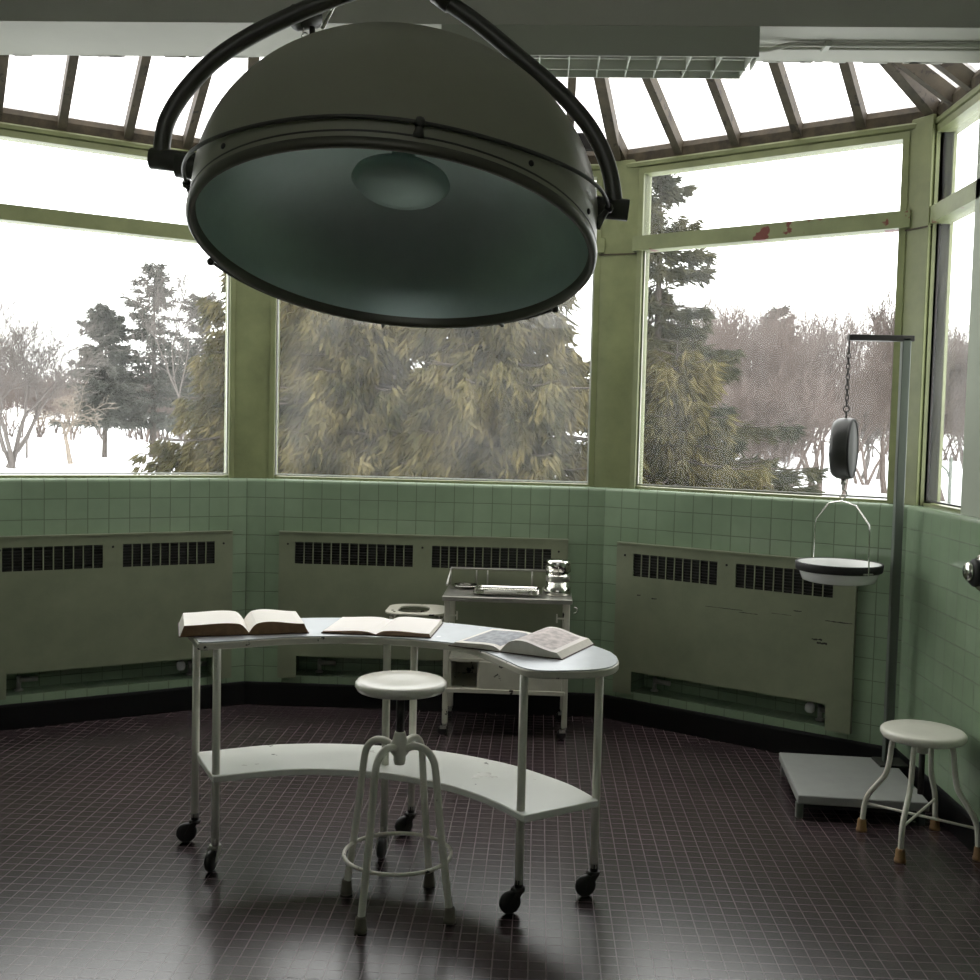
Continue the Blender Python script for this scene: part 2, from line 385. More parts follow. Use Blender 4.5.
def wbox(mb, k, t0, t1, o0, o1, z0, z1, uv=False, mi=0):
    """box in wall coordinates; t may be None = mitred end"""
    P = []
    for z in (z0, z1):
        for o in (o0, o1):
            for e, t in ((0, t0), (1, t1)):
                P.append((mt(k, o)[e] if t is None else t, o, z))
    for f in [(0, 1, 3, 2), (4, 5, 7, 6), (0, 1, 5, 4), (2, 3, 7, 6), (0, 2, 6, 4), (1, 3, 7, 5)]:
        pts = [P[i] for i in f]
        flat = abs(pts[0][2] - pts[2][2]) < 1e-6
        mb.quad([wp(k, *p) for p in pts], [tuv(k, p[0], p[2] + (p[1] if flat else 0)) if f not in ((0, 2, 6, 4), (1, 3, 7, 5)) else tuv(k, p[1], p[2]) for p in pts] if uv else None, mi=mi)
    return mb

TK = -.22     # outer face of the bay walls
NICHE = {'left': (L - 1.17, L - .25), 'center': (.27, 1.70), 'right': (.19, 1.28)}
NICHE['left'] = (L - 1.245, L - .17)
for k in ('left', 'center', 'right'):
    mb = MB(); n0, n1 = NICHE[k]
    wbox(mb, k, None, None, 0, TK, 0, .168, True)
    wbox(mb, k, None, n0, 0, TK, .168, .93, True); wbox(mb, k, n1, None, 0, TK, .168, .93, True)
    wbox(mb, k, n0, n1, -.16, TK, .168, .93, True)
    wbox(mb, k, None, None, 0, TK, .93, ZS - .022, True)
    r = .02; prof = [(0, ZS - .022)] + [(-r + r * math.cos(q), ZS - r + r * math.sin(q)) for q in np.linspace(0, PI / 2, 6)] + [(-.15, ZS + .004), (-.15, ZS - .022)]
    runs(mb, k, prof, uv=True)
    for i in range(len(mb.f)): pass
    o = mb.build('wall_' + k, MT['tile']); tag(o, kind='structure')
    bb = MB(); runs(bb, k, [(0, 0), (.014, 0), (.014, ZB - .012), (.011, ZB - .003), (.004, ZB), (0, ZB)])
    tag(bb.build('baseboard_' + k, MT['base']), kind='structure')
for k in ('far_left', 'far_right'):
    Lk = SEG[k]['L']
    pier = (None, Lk - .53) if k == 'far_left' else (.53, None)
    mb = MB(); wbox(mb, k, None, None, 0, TK, 0, ZS - .022, True)
    r = .02; prof = [(0, ZS - .022)] + [(-r + r * math.cos(q), ZS - r + r * math.sin(q)) for q in np.linspace(0, PI / 2, 6)] + [(-.15, ZS + .004), (-.15, ZS - .022)]
    runs(mb, k, prof, uv=True)
    o = tag(mb.build('wall_' + k, MT['tile']), kind='structure')
    up = MB(); wbox(up, k, pier[0], pier[1], -.035, TK, ZS, CZ)
    up.build('upper_wall', MT['plaster_green'], o)
    bb = MB(); runs(bb, k, [(0, 0), (.014, 0), (.014, ZB - .012), (.011, ZB - .003), (.004, ZB), (0, ZB)])
    tag(bb.build('baseboard_' + k, MT['base']), kind='structure')
# back wall behind the camera; its high strip window is added for fill light
mb = MB(); bx0, bx1, bz0, bz1 = -2.1, 1.7, 2.95, 3.55
mb.box((0, YB - .1, bz0 / 2), (2 * C[0] + .44, .2, bz0)); mb.box((0, YB - .1, (bz1 + CZ) / 2), (2 * C[0] + .44, .2, CZ - bz1))
mb.box(((bx0 - C[0] - .22) / 2, YB - .1, (bz0 + bz1) / 2), (bx0 + C[0] + .22, .2, bz1 - bz0)); mb.box(((bx1 + C[0] + .22) / 2, YB - .1, (bz0 + bz1) / 2), (C[0] + .22 - bx1, .2, bz1 - bz0))
tag(mb.build('wall_back', MT['ceiling']), kind='structure')
root = struct('window_6'); mb = MB()
for x in (bx0 + .025, -.83, .43, bx1 - .025): mb.box((x, YB - .1, (bz0 + bz1) / 2), (.05, .07, bz1 - bz0))
for z in (bz0 + .02, bz1 - .02): mb.box(((bx0 + bx1) / 2, YB - .1, z), (bx1 - bx0, .06, .04))
mb.build('window_frame', MT['frame'], root)
mb = MB(); mb.quad([(bx0, YB - .1, bz0), (bx1, YB - .1, bz0), (bx1, YB - .1, bz1), (bx0, YB - .1, bz1)]); mb.build('pane', MT['glass'], root, recalc=False)
mb = MB(); mb.prism([(-C[0] - .22, YB - .2), (C[0] + .22, YB - .2), (C[0] + .22, C[1] + .2), (B[0] + .1, .22), (A[0] - .1, .22), (-C[0] - .22, C[1] + .2)], -.2, 0)
tag(mb.build('floor', MT['floor']), kind='structure')
mb = MB(); mb.box((0, (YB + HY0) / 2 - .1, CZ + .1), (2 * C[0] + .5, HY0 - YB + .2, .2)); tag(mb.build('ceiling', MT['ceiling']), kind='structure')
# header beam across the mouth of the bay, its lower arris chipped along the glass
mb = MB(); mb.box((0, (HY0 + HY1) / 2, (HZ + 4.35) / 2), (2 * C[0] + .1, HY1 - HY0, 4.35 - HZ))
random.seed(3)
for i in range(46):
    x = -2.25 + 4.5 * random.random(); w_ = .02 + .09 * random.random()
    mb.box((x, HY1 + .004, HZ + .06), (w_, .012 + .012 * random.random(), .12))
tag(mb.build('ceiling_beam', MT['plaster']), kind='structure')

# ---- windows
WIN = {'left': (TC * .08 + .12, L - .088), 'center': (.136, 1.877), 'right': (.151, 1.476), 'far_right': (.018, .525), 'far_left': (SEG['far_left']['L'] - .525, SEG['far_left']['L'] - .018)}
GO = -.08
for i, k in enumerate(('left', 'center', 'right', 'far_right', 'far_left')):
    a, b = WIN[k]; root = struct('window_%d' % (i + 1))
    fm = MB(); fw = .03
    wbox(fm, k, a - fw, a, -.05, -.14, ZS, ZH + .02); wbox(fm, k, b, b + fw, -.05, -.14, ZS, ZH + .02)
    wbox(fm, k, a, b, -.062, -.14, ZS, 1.27); wbox(fm, k, a, b, -.05, -.14, ZH - .012, ZH + .02)
    fm.build('window_frame', MT['frame'], root, bevel=.003)
    tb = MB(); wbox(tb, k, a - .05, b + .05, -.035, -.13, 2.527, 2.604)
    tb.build('transom_bar', MT['frame_chip'] if k in ('right', 'far_right') else MT['frame'], root, bevel=.005)
    bd = MB()   # the bright metal glazing bead round the lower pane
    for q in ((a, a + .008, 1.277, 2.527), (b - .008, b, 1.277, 2.527)): wbox(bd, k, q[0], q[1], GO + .006, GO - .002, q[2], q[3])
    wbox(bd, k, a, b, GO + .012, GO - .002, 1.277, 1.285)
    bd.build('glazing_bead', MT['pan'] if k in ('left', 'center') else MT['iron'] if k == 'far_right' else MT['steel_dark'], root)
    for z0, z1 in ((1.277, 2.527), (2.604, ZH)):
        g = MB(); g.quad([wp(k, a, GO, z0), wp(k, b, GO, z0), wp(k, b, GO, z1), wp(k, a, GO, z1)])
        g.build('pane', MT['glass_grimy'] if k in ('center', 'far_right') and z0 < 2 else MT['glass'], root, recalc=False)
# ---- corner posts
def post(idx, k0, k1, m0, m1, ch=.05, face=-.045):
    L0 = SEG[k0]['L']; P = []
    def pt(k, t, o): q = wp(k, t, o, 0); return (q[0], q[1])
    P = [pt(k0, L0 - m0, -.13), pt(k0, L0 - m0, -.062), pt(k0, L0 - m0 + .02, -.062), pt(k0, L0 - ch, face), pt(k1, ch, face), pt(k1, m1 - .02, -.062), pt(k1, m1, -.062), pt(k1, m1, -.13)]
    mb = MB(); mb.prism(P, ZS - .002, ZH + .07)
    o = tag(mb.build('trim_%d' % idx, MT['frame'], bevel=.004), kind='structure')
    c = MB(); q = [pt(k0, L0 - m0 + .012, -.056), pt(k0, L0 - ch, face + .006), pt(k1, ch, face + .006), pt(k1, m1 - .012, -.056), pt(k1, m1, -.1), pt(k0, L0 - m0, -.1)]
    c.prism(q, 2.512, 2.519); c.build('joint_strip', MT['curb'], o)
post(1, 'left', 'center', .088, .136); post(2, 'center', 'right', .09, .151)
post(3, 'right', 'far_right', .106, .018, .02, -.03); post(4, 'far_left', 'left', .018, TC * .08 + .12, .02, -.03)
# ---- window head and skylight curb
hd = MB(); cb = MB()
for k in SEG:
    t0 = SEG[k]['L'] - 1.0 if k == 'far_left' else None; t1 = 1.0 if k == 'far_right' else None
    runs(hd, k, [(-.17, ZH), (-.075, ZH), (-.06, ZH + .008), (-.06, ZH + .022), (-.045, ZH + .028), (-.042, ZH + .046), (-.05, ZH + .055), (-.17, ZH + .055)], t0, t1)
    runs(cb, k, [(-.19, ZH + .055), (-.055, ZH + .055), (-.05, ZH + .1), (-.07, ZH + .135), (-.19, ZH + .12)], t0, t1)
tag(hd.build('trim_5', MT['frame']), kind='structure'); tag(cb.build('trim_6', MT['curb']), kind='structure')
# ---- skylight: five sloping glazed faces meeting at hips
SL = .73; ZC = ZH + .105; O0 = -.1
def slope_pt(k, t, inset): return wp(k, t, O0 + inset, ZC + SL * inset)
YTOP = HY1 + .0
def inset_to_header(k, t):
    s_ = SEG[k]; y0 = s_['o'][1] + s_['e'][1] * t + s_['n'][1] * O0
    return (YTOP - y0) / s_['n'][1] if abs(s_['n'][1]) > 1e-6 else 9
def hip_end(k, e):          # inset at which the hip at end e of wall k meets the header
    lo, hi = 0, 4
    for _ in range(50):
        m_ = (lo + hi) / 2; t = mt(k, O0 + m_)[e]
        if wp(k, t, O0 + m_, 0)[1] > YTOP: lo = m_
        else: hi = m_
    return lo
STEP = {'left': [-1.252, -.954, -.633, -.329], 'right': [.02, .344, .658, .976, 1.283], 'center': [.26, .55, .84, 1.13, 1.42, 1.72], 'far_right': [.16, .36], 'far_left': [-.16, -.36]}
def bar(mb, p, q, w=.042, h=.06):
    p, q = Vector(p), Vector(q); d = (q - p).normalized(); sd = d.cross(Vector((0, 0, 1))).normalized(); up_ = sd.cross(d)
    P = []
    for e in (p, q):
        for a_, b_ in ((-w / 2, -h), (w / 2, -h), (w / 2, 0), (w / 4, .0), (w / 4, .02), (-w / 4, .02), (-w / 4, 0), (-w / 2, 0)): P.append(e + sd * a_ + up_ * b_)
    mb.add(P, [tuple(range(8))[::-1], tuple(range(8, 16))] + [(i, (i + 1) % 8, 8 + (i + 1) % 8, 8 + i) for i in range(8)])
for k in ('left', 'center', 'right', 'far_right', 'far_left'):
    root = struct('skylight'); root.name = 'skylight'
    Lk = SEG[k]['L']
    if k in ('far_right', 'far_left'):
        e = 0 if k == 'far_right' else 1; i1 = hip_end(k, e); tt = -HY1 + C[1]
        tend = (C[1] - HY1) if k == 'far_right' else Lk - (C[1] - HY1)
        pts = [(mt(k, O0)[e], 0), (tend, 0), (tend, i1)]
    else:
        ia, ib = hip_end(k, 0), hip_end(k, 1)
        pts = [(mt(k, O0)[0], 0), (mt(k, O0)[1], 0), (mt(k, O0 + ib)[1], ib), (mt(k, O0 + ia)[0], ia)]
    g = MB(); g.quad([slope_pt(k, *p) for p in pts], [(p[0], p[1]) for p in pts]); g.build('pane', MT['skyglass'], root, recalc=False)
    for t in STEP[k]:
        t = t + Lk if t < 0 else t
        hit = inset_to_header(k, t)
        # stop at a hip if that comes first
        for e in (0, 1):
            if (k, e) in (('far_right', 1), ('far_left', 0)): continue
            m_ = MIT[k][e]
            lim = (t / m_ if e == 0 else (Lk - t) / m_) - O0
            hit = min(hit, lim)
        if hit < .08: continue
        mb = MB(); bar(mb, slope_pt(k, t, -.05), slope_pt(k, t, hit)); mb.build('rafter', MT['rafter'], root)
    if k in ('center', 'right', 'far_right', 'far_left'):
        e = 1 if k == 'far_left' else 0; ih = hip_end(k, e)
        mb = MB(); bar(mb, slope_pt(k, mt(k, O0 - .04)[e], -.04), slope_pt(k, mt(k, O0 + ih)[e], ih), .055, .075); mb.build('hip_rafter', MT['rafter'], root)
    if k == 'center':
        mb = MB(); mb.prism([(-.86, -.06), (.9, -.06), (.9, -.02), (-.86, -.02)], ZC + .0, ZC + .085); mb.build('rolled_blind', MT['darkwood'], root)

# ------------------------------------------------------------------ radiator covers
def heater(k, t0, t1, slot, grilles, label, notch=None):
    root = thing('radiator_cover', label, 'radiator cover', wp(k, (t0 + t1) / 2, 0, .16), 0, 'steel radiator covers')
    inv = Matrix.Translation(-root.location)
    def mv(mb): mb.v = [tuple(inv @ Vector(p)) for p in mb.v]; return mb
    z0, z1, sz = .16, .965, .285
    H = .03
    # face split round the openings
    mb = MB(); ts = sorted(set([t0, t1, slot[0], slot[1]] + [x for g in grilles for x in g[:2]]))
    g0, g1 = .797, .917
    for a, b in zip(ts[:-1], ts[1:]):
        mid = (a + b) / 2; zz = [(z0, z1)]
        if slot[0] < mid < slot[1]: zz = [(sz, z1)]
        if any(g[0] < mid < g[1] for g in grilles): zz = [(zz[0][0], g0), (g1, z1)]
        for q in zz: wbox(mb, k, a, b, H - .004, H, q[0], q[1])
    for q in ((t0, t0 + .004, z0, z1), (t1 - .004, t1, z0, z1)): wbox(mb, k, q[0], q[1], 0.002, H - .004, q[2], q[3])
    wbox(mb, k, t0, t1, .002, H + .006, z1, z1 + .008)
    mv(mb).build('panel', MT['heater'], root)
    for g in grilles:
        gb = MB(); nb = g[2]; wbox(gb, k, g[0] - .004, g[1] + .004, H - .022, H - .02, g0 - .004, g1 + .004)
        for i in range(8):
            zz = g0 + (g1 - g0) * (i + .5) / 8; wbox(gb, k, g[0], g[1], H - .018, H - .006, zz - .003, zz + .002)
        go = mv(gb).build('grille', MT['louver'], root)
        vb = MB()
        for i in range(1, nb):
            tt = g[0] + (g[1] - g[0]) * i / nb; wbox(vb, k, tt - .0028, tt + .0028, H - .006, H - .001, g0, g1)
        mv(vb).build('grille_bars', MT['heater'], go)
    for tt in (t0 + .05, (grilles[0][1] + grilles[1][0]) / 2, t1 - .05):
        c = Vector(wp(k, tt, H, .905)); nn = SEG[k]['n']; mv(MB().lathe([(.006, -.001), (.006, .002), (.003, .004)], c, 10, (nn[0], nn[1], 0))).build('screw', MT['iron'], root)
    return root
heater('left', L - 1.30, L - .085, (L - 1.222, L - .192), [(L - 1.24, L - .764, 10), (L - .665, L - .183, 10)], 'grey-green steel radiator cover on the leftmost tiled wall, behind the thick open book')
heater('center', .19, 1.775, (.294, 1.66), [(.279, .93, 13), (1.034, 1.684, 14)], 'grey-green steel radiator cover under the middle window, behind the instrument cart')
heater('right', .1, 1.375, (.209, 1.254), [(.2, .678, 10), (.777, 1.267, 10)], 'scratched grey-green steel radiator cover behind the hanging scale')
def scratches():
    k = 'right'; random.seed(11); root = [o for o in bpy.data.objects if o.get('label', '').startswith('scratched')][0]
    inv = Matrix.Translation(-root.location); mb = MB()
    for t, z, w_, h_ in ((.33, .69, .03, .008), (.24, .70, .02, .01), (.72, .685, .2, .004), (.85, .675, .1, .005), (1.02, .69, .1, .003), (1.1, .715, .04, .006), (1.3, .685, .13, .007), (1.2, .59, .05, .012), (1.225, .575, .05, .012)):
        P = []; m_ = 9
        for i in range(m_ + 1): P.append((t - w_ / 2 + w_ * i / m_, z + random.uniform(.1, .5) * h_))
        for i in range(m_, -1, -1): P.append((t - w_ / 2 + w_ * i / m_, z - random.uniform(.1, .5) * h_))
        mb = MB(); mb.quad([inv @ Vector(wp(k, p[0], .0304, p[1])) for p in P]); mb.build('scratch', MT['iron'], root, recalc=False)
scratches()
def valve(k, t, label, knob=True):
    p = Vector(wp(k, t, -.09, .17)); root = thing('radiator_valve', label, 'radiator valve', p)
    n = SEG[k]['n']; e = SEG[k]['e']; ev = Vector((e[0], e[1], 0))
    mb = MB(); mb.tube([(0, 0, 0), (0, 0, .075)], .011, 12); mb.lathe([(.02, .0), (.022, .006), (.012, .012)], (0, 0, 0), 16); mb.tube([(0, 0, .055), tuple(ev * .09 + Vector((0, 0, .055)))], .013, 12)
    mb.build('pipe', MT['steel_dark'], root)
    if knob:
        kb = MB(); kb.lathe([(.0, -.002), (.018, 0), (.026, .008), (.026, .03), (.02, .04), (0, .042)], tuple(-ev * .03 + Vector((0, 0, .055))), 18, tuple(-ev)); kb.build('knob', MT['pan'], root)
valve('left', L - 1.15, 'small dull pipe stub in the far left end of the leftmost radiator slot', False)
valve('left', L - .28, 'white knobbed valve in the right end of the leftmost radiator slot')
valve('center', .4, 'dark pipe stub in the left end of the middle radiator slot', False)
valve('right', .29, 'dark pipe stub in the left end of the right-hand radiator slot', False)
valve('right', 1.19, 'pale knobbed valve in the right end of the right-hand radiator slot, by the scale platform')

# ------------------------------------------------------------------ curved instrument table
TBL = (.13, -2.13)
def off2(P): return [(x - TBL[0], y - TBL[1]) for x, y in P]
root = thing('instrument_table', 'long crescent-shaped white enamel table on casters, carrying three open books', 'table', (TBL[0], TBL[1], 0))
FR = [(-.505, -2.243), (-.37, -2.168), (-.24, -2.095), (-.11, -2.058), (.02, -2.047), (.138, -2.056), (.25, -2.08), (.34, -2.115), (.42, -2.19), (.5, -2.315), (.565, -2.435)]
BKP = [(.89, -2.17), (.83, -2.06), (.72, -1.94), (.57, -1.835), (.43, -1.765), (.293, -1.712), (.1, -1.672), (-.1, -1.668), (-.297, -1.71), (-.47, -1.80), (-.64, -1.94)]
END = [(.575, -2.452), (.61, -2.488), (.67, -2.5), (.8, -2.468), (.87, -2.415), (.903, -2.33), (.905, -2.24)]
def sm2(P, n=4): return [(v.x, v.y) for v in smooth_path([(x, y, 0) for x, y in P], n)]
LEFT = [(-.655, -1.965), (-.657, -2.0), (-.535, -2.24)]
OUT = off2(sm2(FR) + sm2(END) + sm2(BKP) + LEFT)
def inset_poly(P, d):
    n = len(P); o = []
    for i in range(n):
        p, q, r_ = Vector(P[i - 1]), Vector(P[i]), Vector(P[(i + 1) % n]); t = (r_ - p).normalized(); o.append((q.x - t.y * d, q.y + t.x * d))
    return o
mb = MB(); mb.prism(OUT, .772, .7965); mb.build('apron', MT['worn'], root, bevel=.004)
mb = MB(); mb.prism(inset_poly(OUT, .004), .7965, .8); mb.build('table_top', MT['steel'], root)
SF = [(-.472, -2.255), (-.33, -2.18), (-.195, -2.135), (-.05, -2.125), (.092, -2.14), (.22, -2.18), (.349, -2.25), (.45, -2.33), (.526, -2.41), (.605, -2.515)]
SB = [(.852, -2.335), (.77, -2.2), (.673, -2.095), (.56, -1.995), (.433, -1.92), (.32, -1.87), (.199, -1.835), (.02, -1.812), (-.15, -1.812), (-.28, -1.832), (-.406, -1.872), (-.62, -1.985)]
SO = off2(sm2(SF) + sm2(SB))
mb = MB(); mb.prism(SO, .312, .336); so = mb.build('shelf', MT['enamel_clean'], root, bevel=.004)
random.seed(5)
for cx_, cy_, rr in ((.455, -2.12, .032), (.49, -2.14, .02), (.43, -2.15, .018), (.475, -2.10, .012), (-.40, -2.12, .012), (-.36, -2.1, .009), (.02, -1.9, .02), (.08, -1.89, .013)):
    P = []
    for i in range(14):
        q = 2 * PI * i / 14; rad = rr * random.uniform(.35, 1.1); P.append((cx_ - TBL[0] + rad * math.cos(q) * 1.1, cy_ - TBL[1] + rad * math.sin(q) * .9, .3366))
    MB().quad(P).build('worn_patch', MT['steel_dark'], so, recalc=False)
LEGS = [(-.618, -1.991, 200), (-.472, -2.221, 260), (.168, -1.825, 215), (.095, -2.045, 265), (.594, -2.462, 205), (.843, -2.307, 205)]
for x, y, ang in LEGS:
    x -= TBL[0]; y -= TBL[1]
    lg = MB(); lg.tube([(x, y, .095), (x, y, .775)], .0138, 16); lo = lg.build('leg', MT['enamel'], root)
    a = math.radians(ang); d = Vector((math.cos(a), math.sin(a), 0)); sd = Vector((-d.y, d.x, 0)); c = Vector((x, y, .037)) + d * .03
    fk = MB(); fk.tube([(x, y, .078), (x, y, .11)], .014, 12)
    fk.lathe([(.02, .07), (.022, .076), (.02, .084)], (x, y, 0), 16)
    for s_ in (-1, 1):
        p0 = Vector((x, y, .078)) + sd * s_ * .018; p1 = c + sd * s_ * .018
        fk.add([p0 + d * .016, p0 - d * .012, p1 - d * .008, p1 + d * .008, p0 + d * .016 + sd * .003 * s_, p0 - d * .012 + sd * .003 * s_, p1 - d * .008 + sd * .003 * s_, p1 + d * .008 + sd * .003 * s_], [(0, 1, 2, 3), (4, 5, 6, 7), (0, 1, 5, 4), (1, 2, 6, 5), (2, 3, 7, 6), (3, 0, 4, 7)])
    fk.build('caster_fork', MT['steel_dark'] if ang > 250 else MT['iron'], lo)
    wh = MB(); wh.lathe([(.0, -.013), (.026, -.013), (.034, -.010), (.037, -.004), (.037, .004), (.034, .010), (.026, .013), (0, .013)], c, 28, sd)
    wh.build('caster_wheel', MT['caster'], lo)

# ------------------------------------------------------------------ open books
def book(label, near, far, gut, d, hl, hr, zt, mats, bl=.012, br=.012, cover=MT['cover'], group=None, curl=0, ov=.006, edge=0):
    """near/far: bottom-left and bottom-right corners; gut: share of the width left of the gutter; hl/hr page thickness at outer edges, bl/br bulge near the gutter"""
    nx = Vector((near[0], near[1])); fx = Vector((far[0], far[1])); w = (fx - nx).length; ang = math.atan2(fx.y - nx.y, fx.x - nx.x)
    root = thing('open_book', label, 'book', (near[0], near[1], zt), ang, group)
    g = w * gut; cv = MB()
    cv.box((w / 2, d / 2, .0015), (w + 2 * ov, d + 2 * ov, .003)); cv.build('cover', cover, root)
    for side, h, bu, (pm, em, fm) in ((0, hl, bl, mats[0]), (1, hr, br, mats[1])):
        n = 22; X = []; T_ = []
        for i in range(n + 1):
            q = i / n                                  # 0 outer edge .. 1 gutter
            x = q * g if side == 0 else w - q * (w - g)
            rise = bu * math.sin(PI * min(1, q ** 1.6)) + .25 * bu * math.sin(PI * q) * 0
            fall = 1 if q < .84 else 1 - ((q - .84) / .16) ** 2 * .82
            lift = curl * (1 - q) ** 3 if side == 1 else 0
            z = .003 + (h * (1 - .12 * q) + rise) * fall + lift
            slant = (1 if side else -1) * edge * (1 - q)
            X.append(x); T_.append((z, slant))
        mb = MB()
        for i in range(n):
            (za, sa), (zb_, sb) = T_[i], T_[i + 1]; xa, xb = X[i], X[i + 1]; la = lift = 0
            xa_, xb_ = xa - sa, xb - sb
            mb.quad([(xa_, 0, za), (xb_, 0, zb_), (xb_, d, zb_), (xa_, d, za)], [(i / n, 0), ((i + 1) / n, 0), ((i + 1) / n, 1), (i / n, 1)], mi=0)
            ba = max(.003, za - h * 1.0 - .001) if curl and side == 1 else .003; bb_ = max(.003, zb_ - h - .001) if curl and side == 1 else .003
            mb.quad([(xa, 0, ba), (xb, 0, bb_), (xb_, 0, zb_), (xa_, 0, za)], mi=1); mb.quad([(xa, d, ba), (xb, d, bb_), (xb_, d, zb_), (xa_, d, za)], mi=1)
            mb.quad([(xa, 0, ba), (xb, 0, bb_), (xb, d, bb_), (xa, d, ba)], mi=1)
        z0, s0 = T_[0]; mb.quad([(X[0], 0, .003), (X[0], d, .003), (X[0] - s0, d, z0), (X[0] - s0, 0, z0)], mi=2)
        z1, s1 = T_[-1]; mb.quad([(X[-1], 0, .003), (X[-1], d, .003), (X[-1], d, z1), (X[-1], 0, z1)], mi=1)
        o = mb.build('page_block', [pm, em, fm], root)
        for p in o.data.polygons:
            if p.material_index == 0: p.use_smooth = True
    return root
gb = 'open books on the table'
book('thick open book with brown lower page edges, on the left end of the crescent table', (-.622, -2.165), (-.2, -2.017), .53, .27, .037, .033, .8, ((MT['page'], MT['fore_brown'], MT['fore']), (MT['page'], MT['fore_brown'], MT['fore'])), .008, .013, MT['cover'], gb, 0, .004, .014)
book('thin open book with blank-looking white pages, on the middle of the crescent table', (-.15, -2.008), (.248, -2.03), .5, .3, .006, .012, .8, ((MT['page_plain'], MT['cover_paper'], MT['fore']), (MT['page_plain'], MT['cover_paper'], MT['fore'])), .006, .006, MT['cover'], gb, 0, .003, .004)
book('open book with a grey picture page, on the right end of the crescent table', (.33, -2.162), (.715, -2.327), .46, .3, .013, .018, .8, ((MT['page_pic'], MT['fore'], MT['fore']), (MT['page_pink'], MT['fore'], MT['fore'])), .005, .028, MT['cover'], gb, 0, .004, .02)

# ------------------------------------------------------------------ stools
def seat_mb(r, z, t):
    return MB().lathe([(0, z - t), (r * .8, z - t), (r * .95, z - t * .92), (r, z - t * .55), (r * .995, z - t * .25), (r * .96, z - .003), (r * .9, z), (r * .5, z - .002), (0, z - .003)], (0, 0, 0), 56, close=False)
st1 = thing('stool', 'tall white round stool with a foot ring, in front of the crescent table', 'stool', (.2, -2.467, 0))
seat_mb(.147, .748, .034).build('seat', MT['seat'], st1)
MB().lathe([(.05, .714), (.05, .706), (.02, .702)], n=24).tube([(0, 0, .54), (0, 0, .714)], .0135, 16).build('screw_post', MT['iron'], st1)
MB().lathe([(.004, .47), (.016, .473), (.02, .486), (.02, .5), (.03, .512), (.031, .535), (.024, .552), (.018, .575), (.016, .58), (.014, .58)], n=24).build('hub', MT['enamel'], st1)
for i in range(4):
    a = math.radians(-26 + 90 * i); d = Vector((math.cos(a), math.sin(a), 0)); z = Vector((0, 0, 1))
    P = smooth_path([d * .015 + z * .522, d * .055 + z * .54, d * .098 + z * .535, d * .128 + z * .505, d * .14 + z * .45, d * .154 + z * .33, d * .176 + z * .18, d * .2 + z * .025], 5)
    lo = MB().tube(P, .012, 14).build('leg', MT['enamel'], st1)
    f = d * .2; MB().lathe([(.02, 0), (.0205, .012), (.018, .014), (.0165, .045), (.013, .05)], (f.x, f.y, 0), 20).build('rubber_foot', MT['rubber_grey'], lo)
MB().torus((0, 0, .18), .172, .0065, n=60).build('foot_ring', MT['worn'], st1)
st2 = thing('stool', 'low white round stool with S-curved legs and tan rubber feet, in the right corner', 'stool', (2.118, -1.725, 0))
seat_mb(.156, .451, .036).build('seat', MT['seat'], st2)
MB().lathe([(.035, .415), (.035, .40), (.022, .395), (.022, .36), (.012, .36)], n=20).build('hub', MT['enamel'], st2)
MB().tube([(0, 0, .2), (0, 0, .37)], .0115, 14).build('screw_post', MT['iron'], st2)
for i in range(4):
    a = math.radians(-35.5 + 90 * i); d = Vector((math.cos(a), math.sin(a), 0)); z = Vector((0, 0, 1))
    P = smooth_path([d * .085 + z * .418, d * .105 + z * .405, d * .115 + z * .37, d * .122 + z * .3, d * .135 + z * .245, d * .165 + z * .2, d * .195 + z * .155, d * .21 + z * .11, d * .216 + z * .04], 5)
    lo = MB().tube(P, .0105, 14).build('leg', MT['enamel'], st2)
    f = d * .218; MB().lathe([(.021, 0), (.021, .01), (.019, .012), (.0165, .045), (.0135, .05)], (f.x, f.y, 0), 20).build('rubber_foot', MT['rubber'], lo)
for i in range(2):
    a = math.radians(-35.5 + 90 * i); d = Vector((math.cos(a), math.sin(a), 0)); zz = .115 + .012 * i
    MB().tube([d * .208 + Vector((0, 0, zz)), -d * .208 + Vector((0, 0, zz))], .005, 10).build('cross_rod', MT['enamel'], st2)

# ------------------------------------------------------------------ platform with hanging-scale post
pf = thing('scale_stand', 'low grey platform with a tall square post and arm, in the right corner', 'scale stand', (1.98, -1.21, 0))
def pl(x, y): return (x - 1.98, y + 1.21)
PP = [pl(1.712, -1.495), pl(2.228, -1.53), pl(2.262, -.93), pl(1.766, -.897)]
MB().prism(PP, .062, .1).build('platform', MT['platform'], pf, bevel=.005)
MB().prism([pl(1.74, -1.44), pl(2.19, -1.47), pl(2.23, -.95), pl(1.79, -.93)], .03, .062).build('under_frame', MT['black'], pf)
for x, y in ((1.725, -1.47), (2.205, -1.5), (2.235, -.955), (1.785, -.925)):
    q = pl(x, y); MB().box((q[0], q[1], .032), (.028, .028, .064)).build('foot', MT['pole'], pf, bevel=.003)
PX, PY = 2.222, -1.01
q = pl(PX, PY)
MB().box((q[0] + .015, q[1] - .0, .104), (.13, .13, .01)).build('base_plate', MT['iron'], pf, bevel=.002)
MB().box((q[0], q[1], (.1 + 2.0) / 2), (.038, .038, 1.905)).build('post', MT['pole'], pf, bevel=.004)
AXX = 1.978; q2 = pl(AXX, PY - .005)
MB().box(((q[0] + q2[0]) / 2 + .012, q2[1] + .005, 2.0), (q[0] - q2[0] + .04, .038, .026)).build('arm', MT['iron'], pf, bevel=.003)
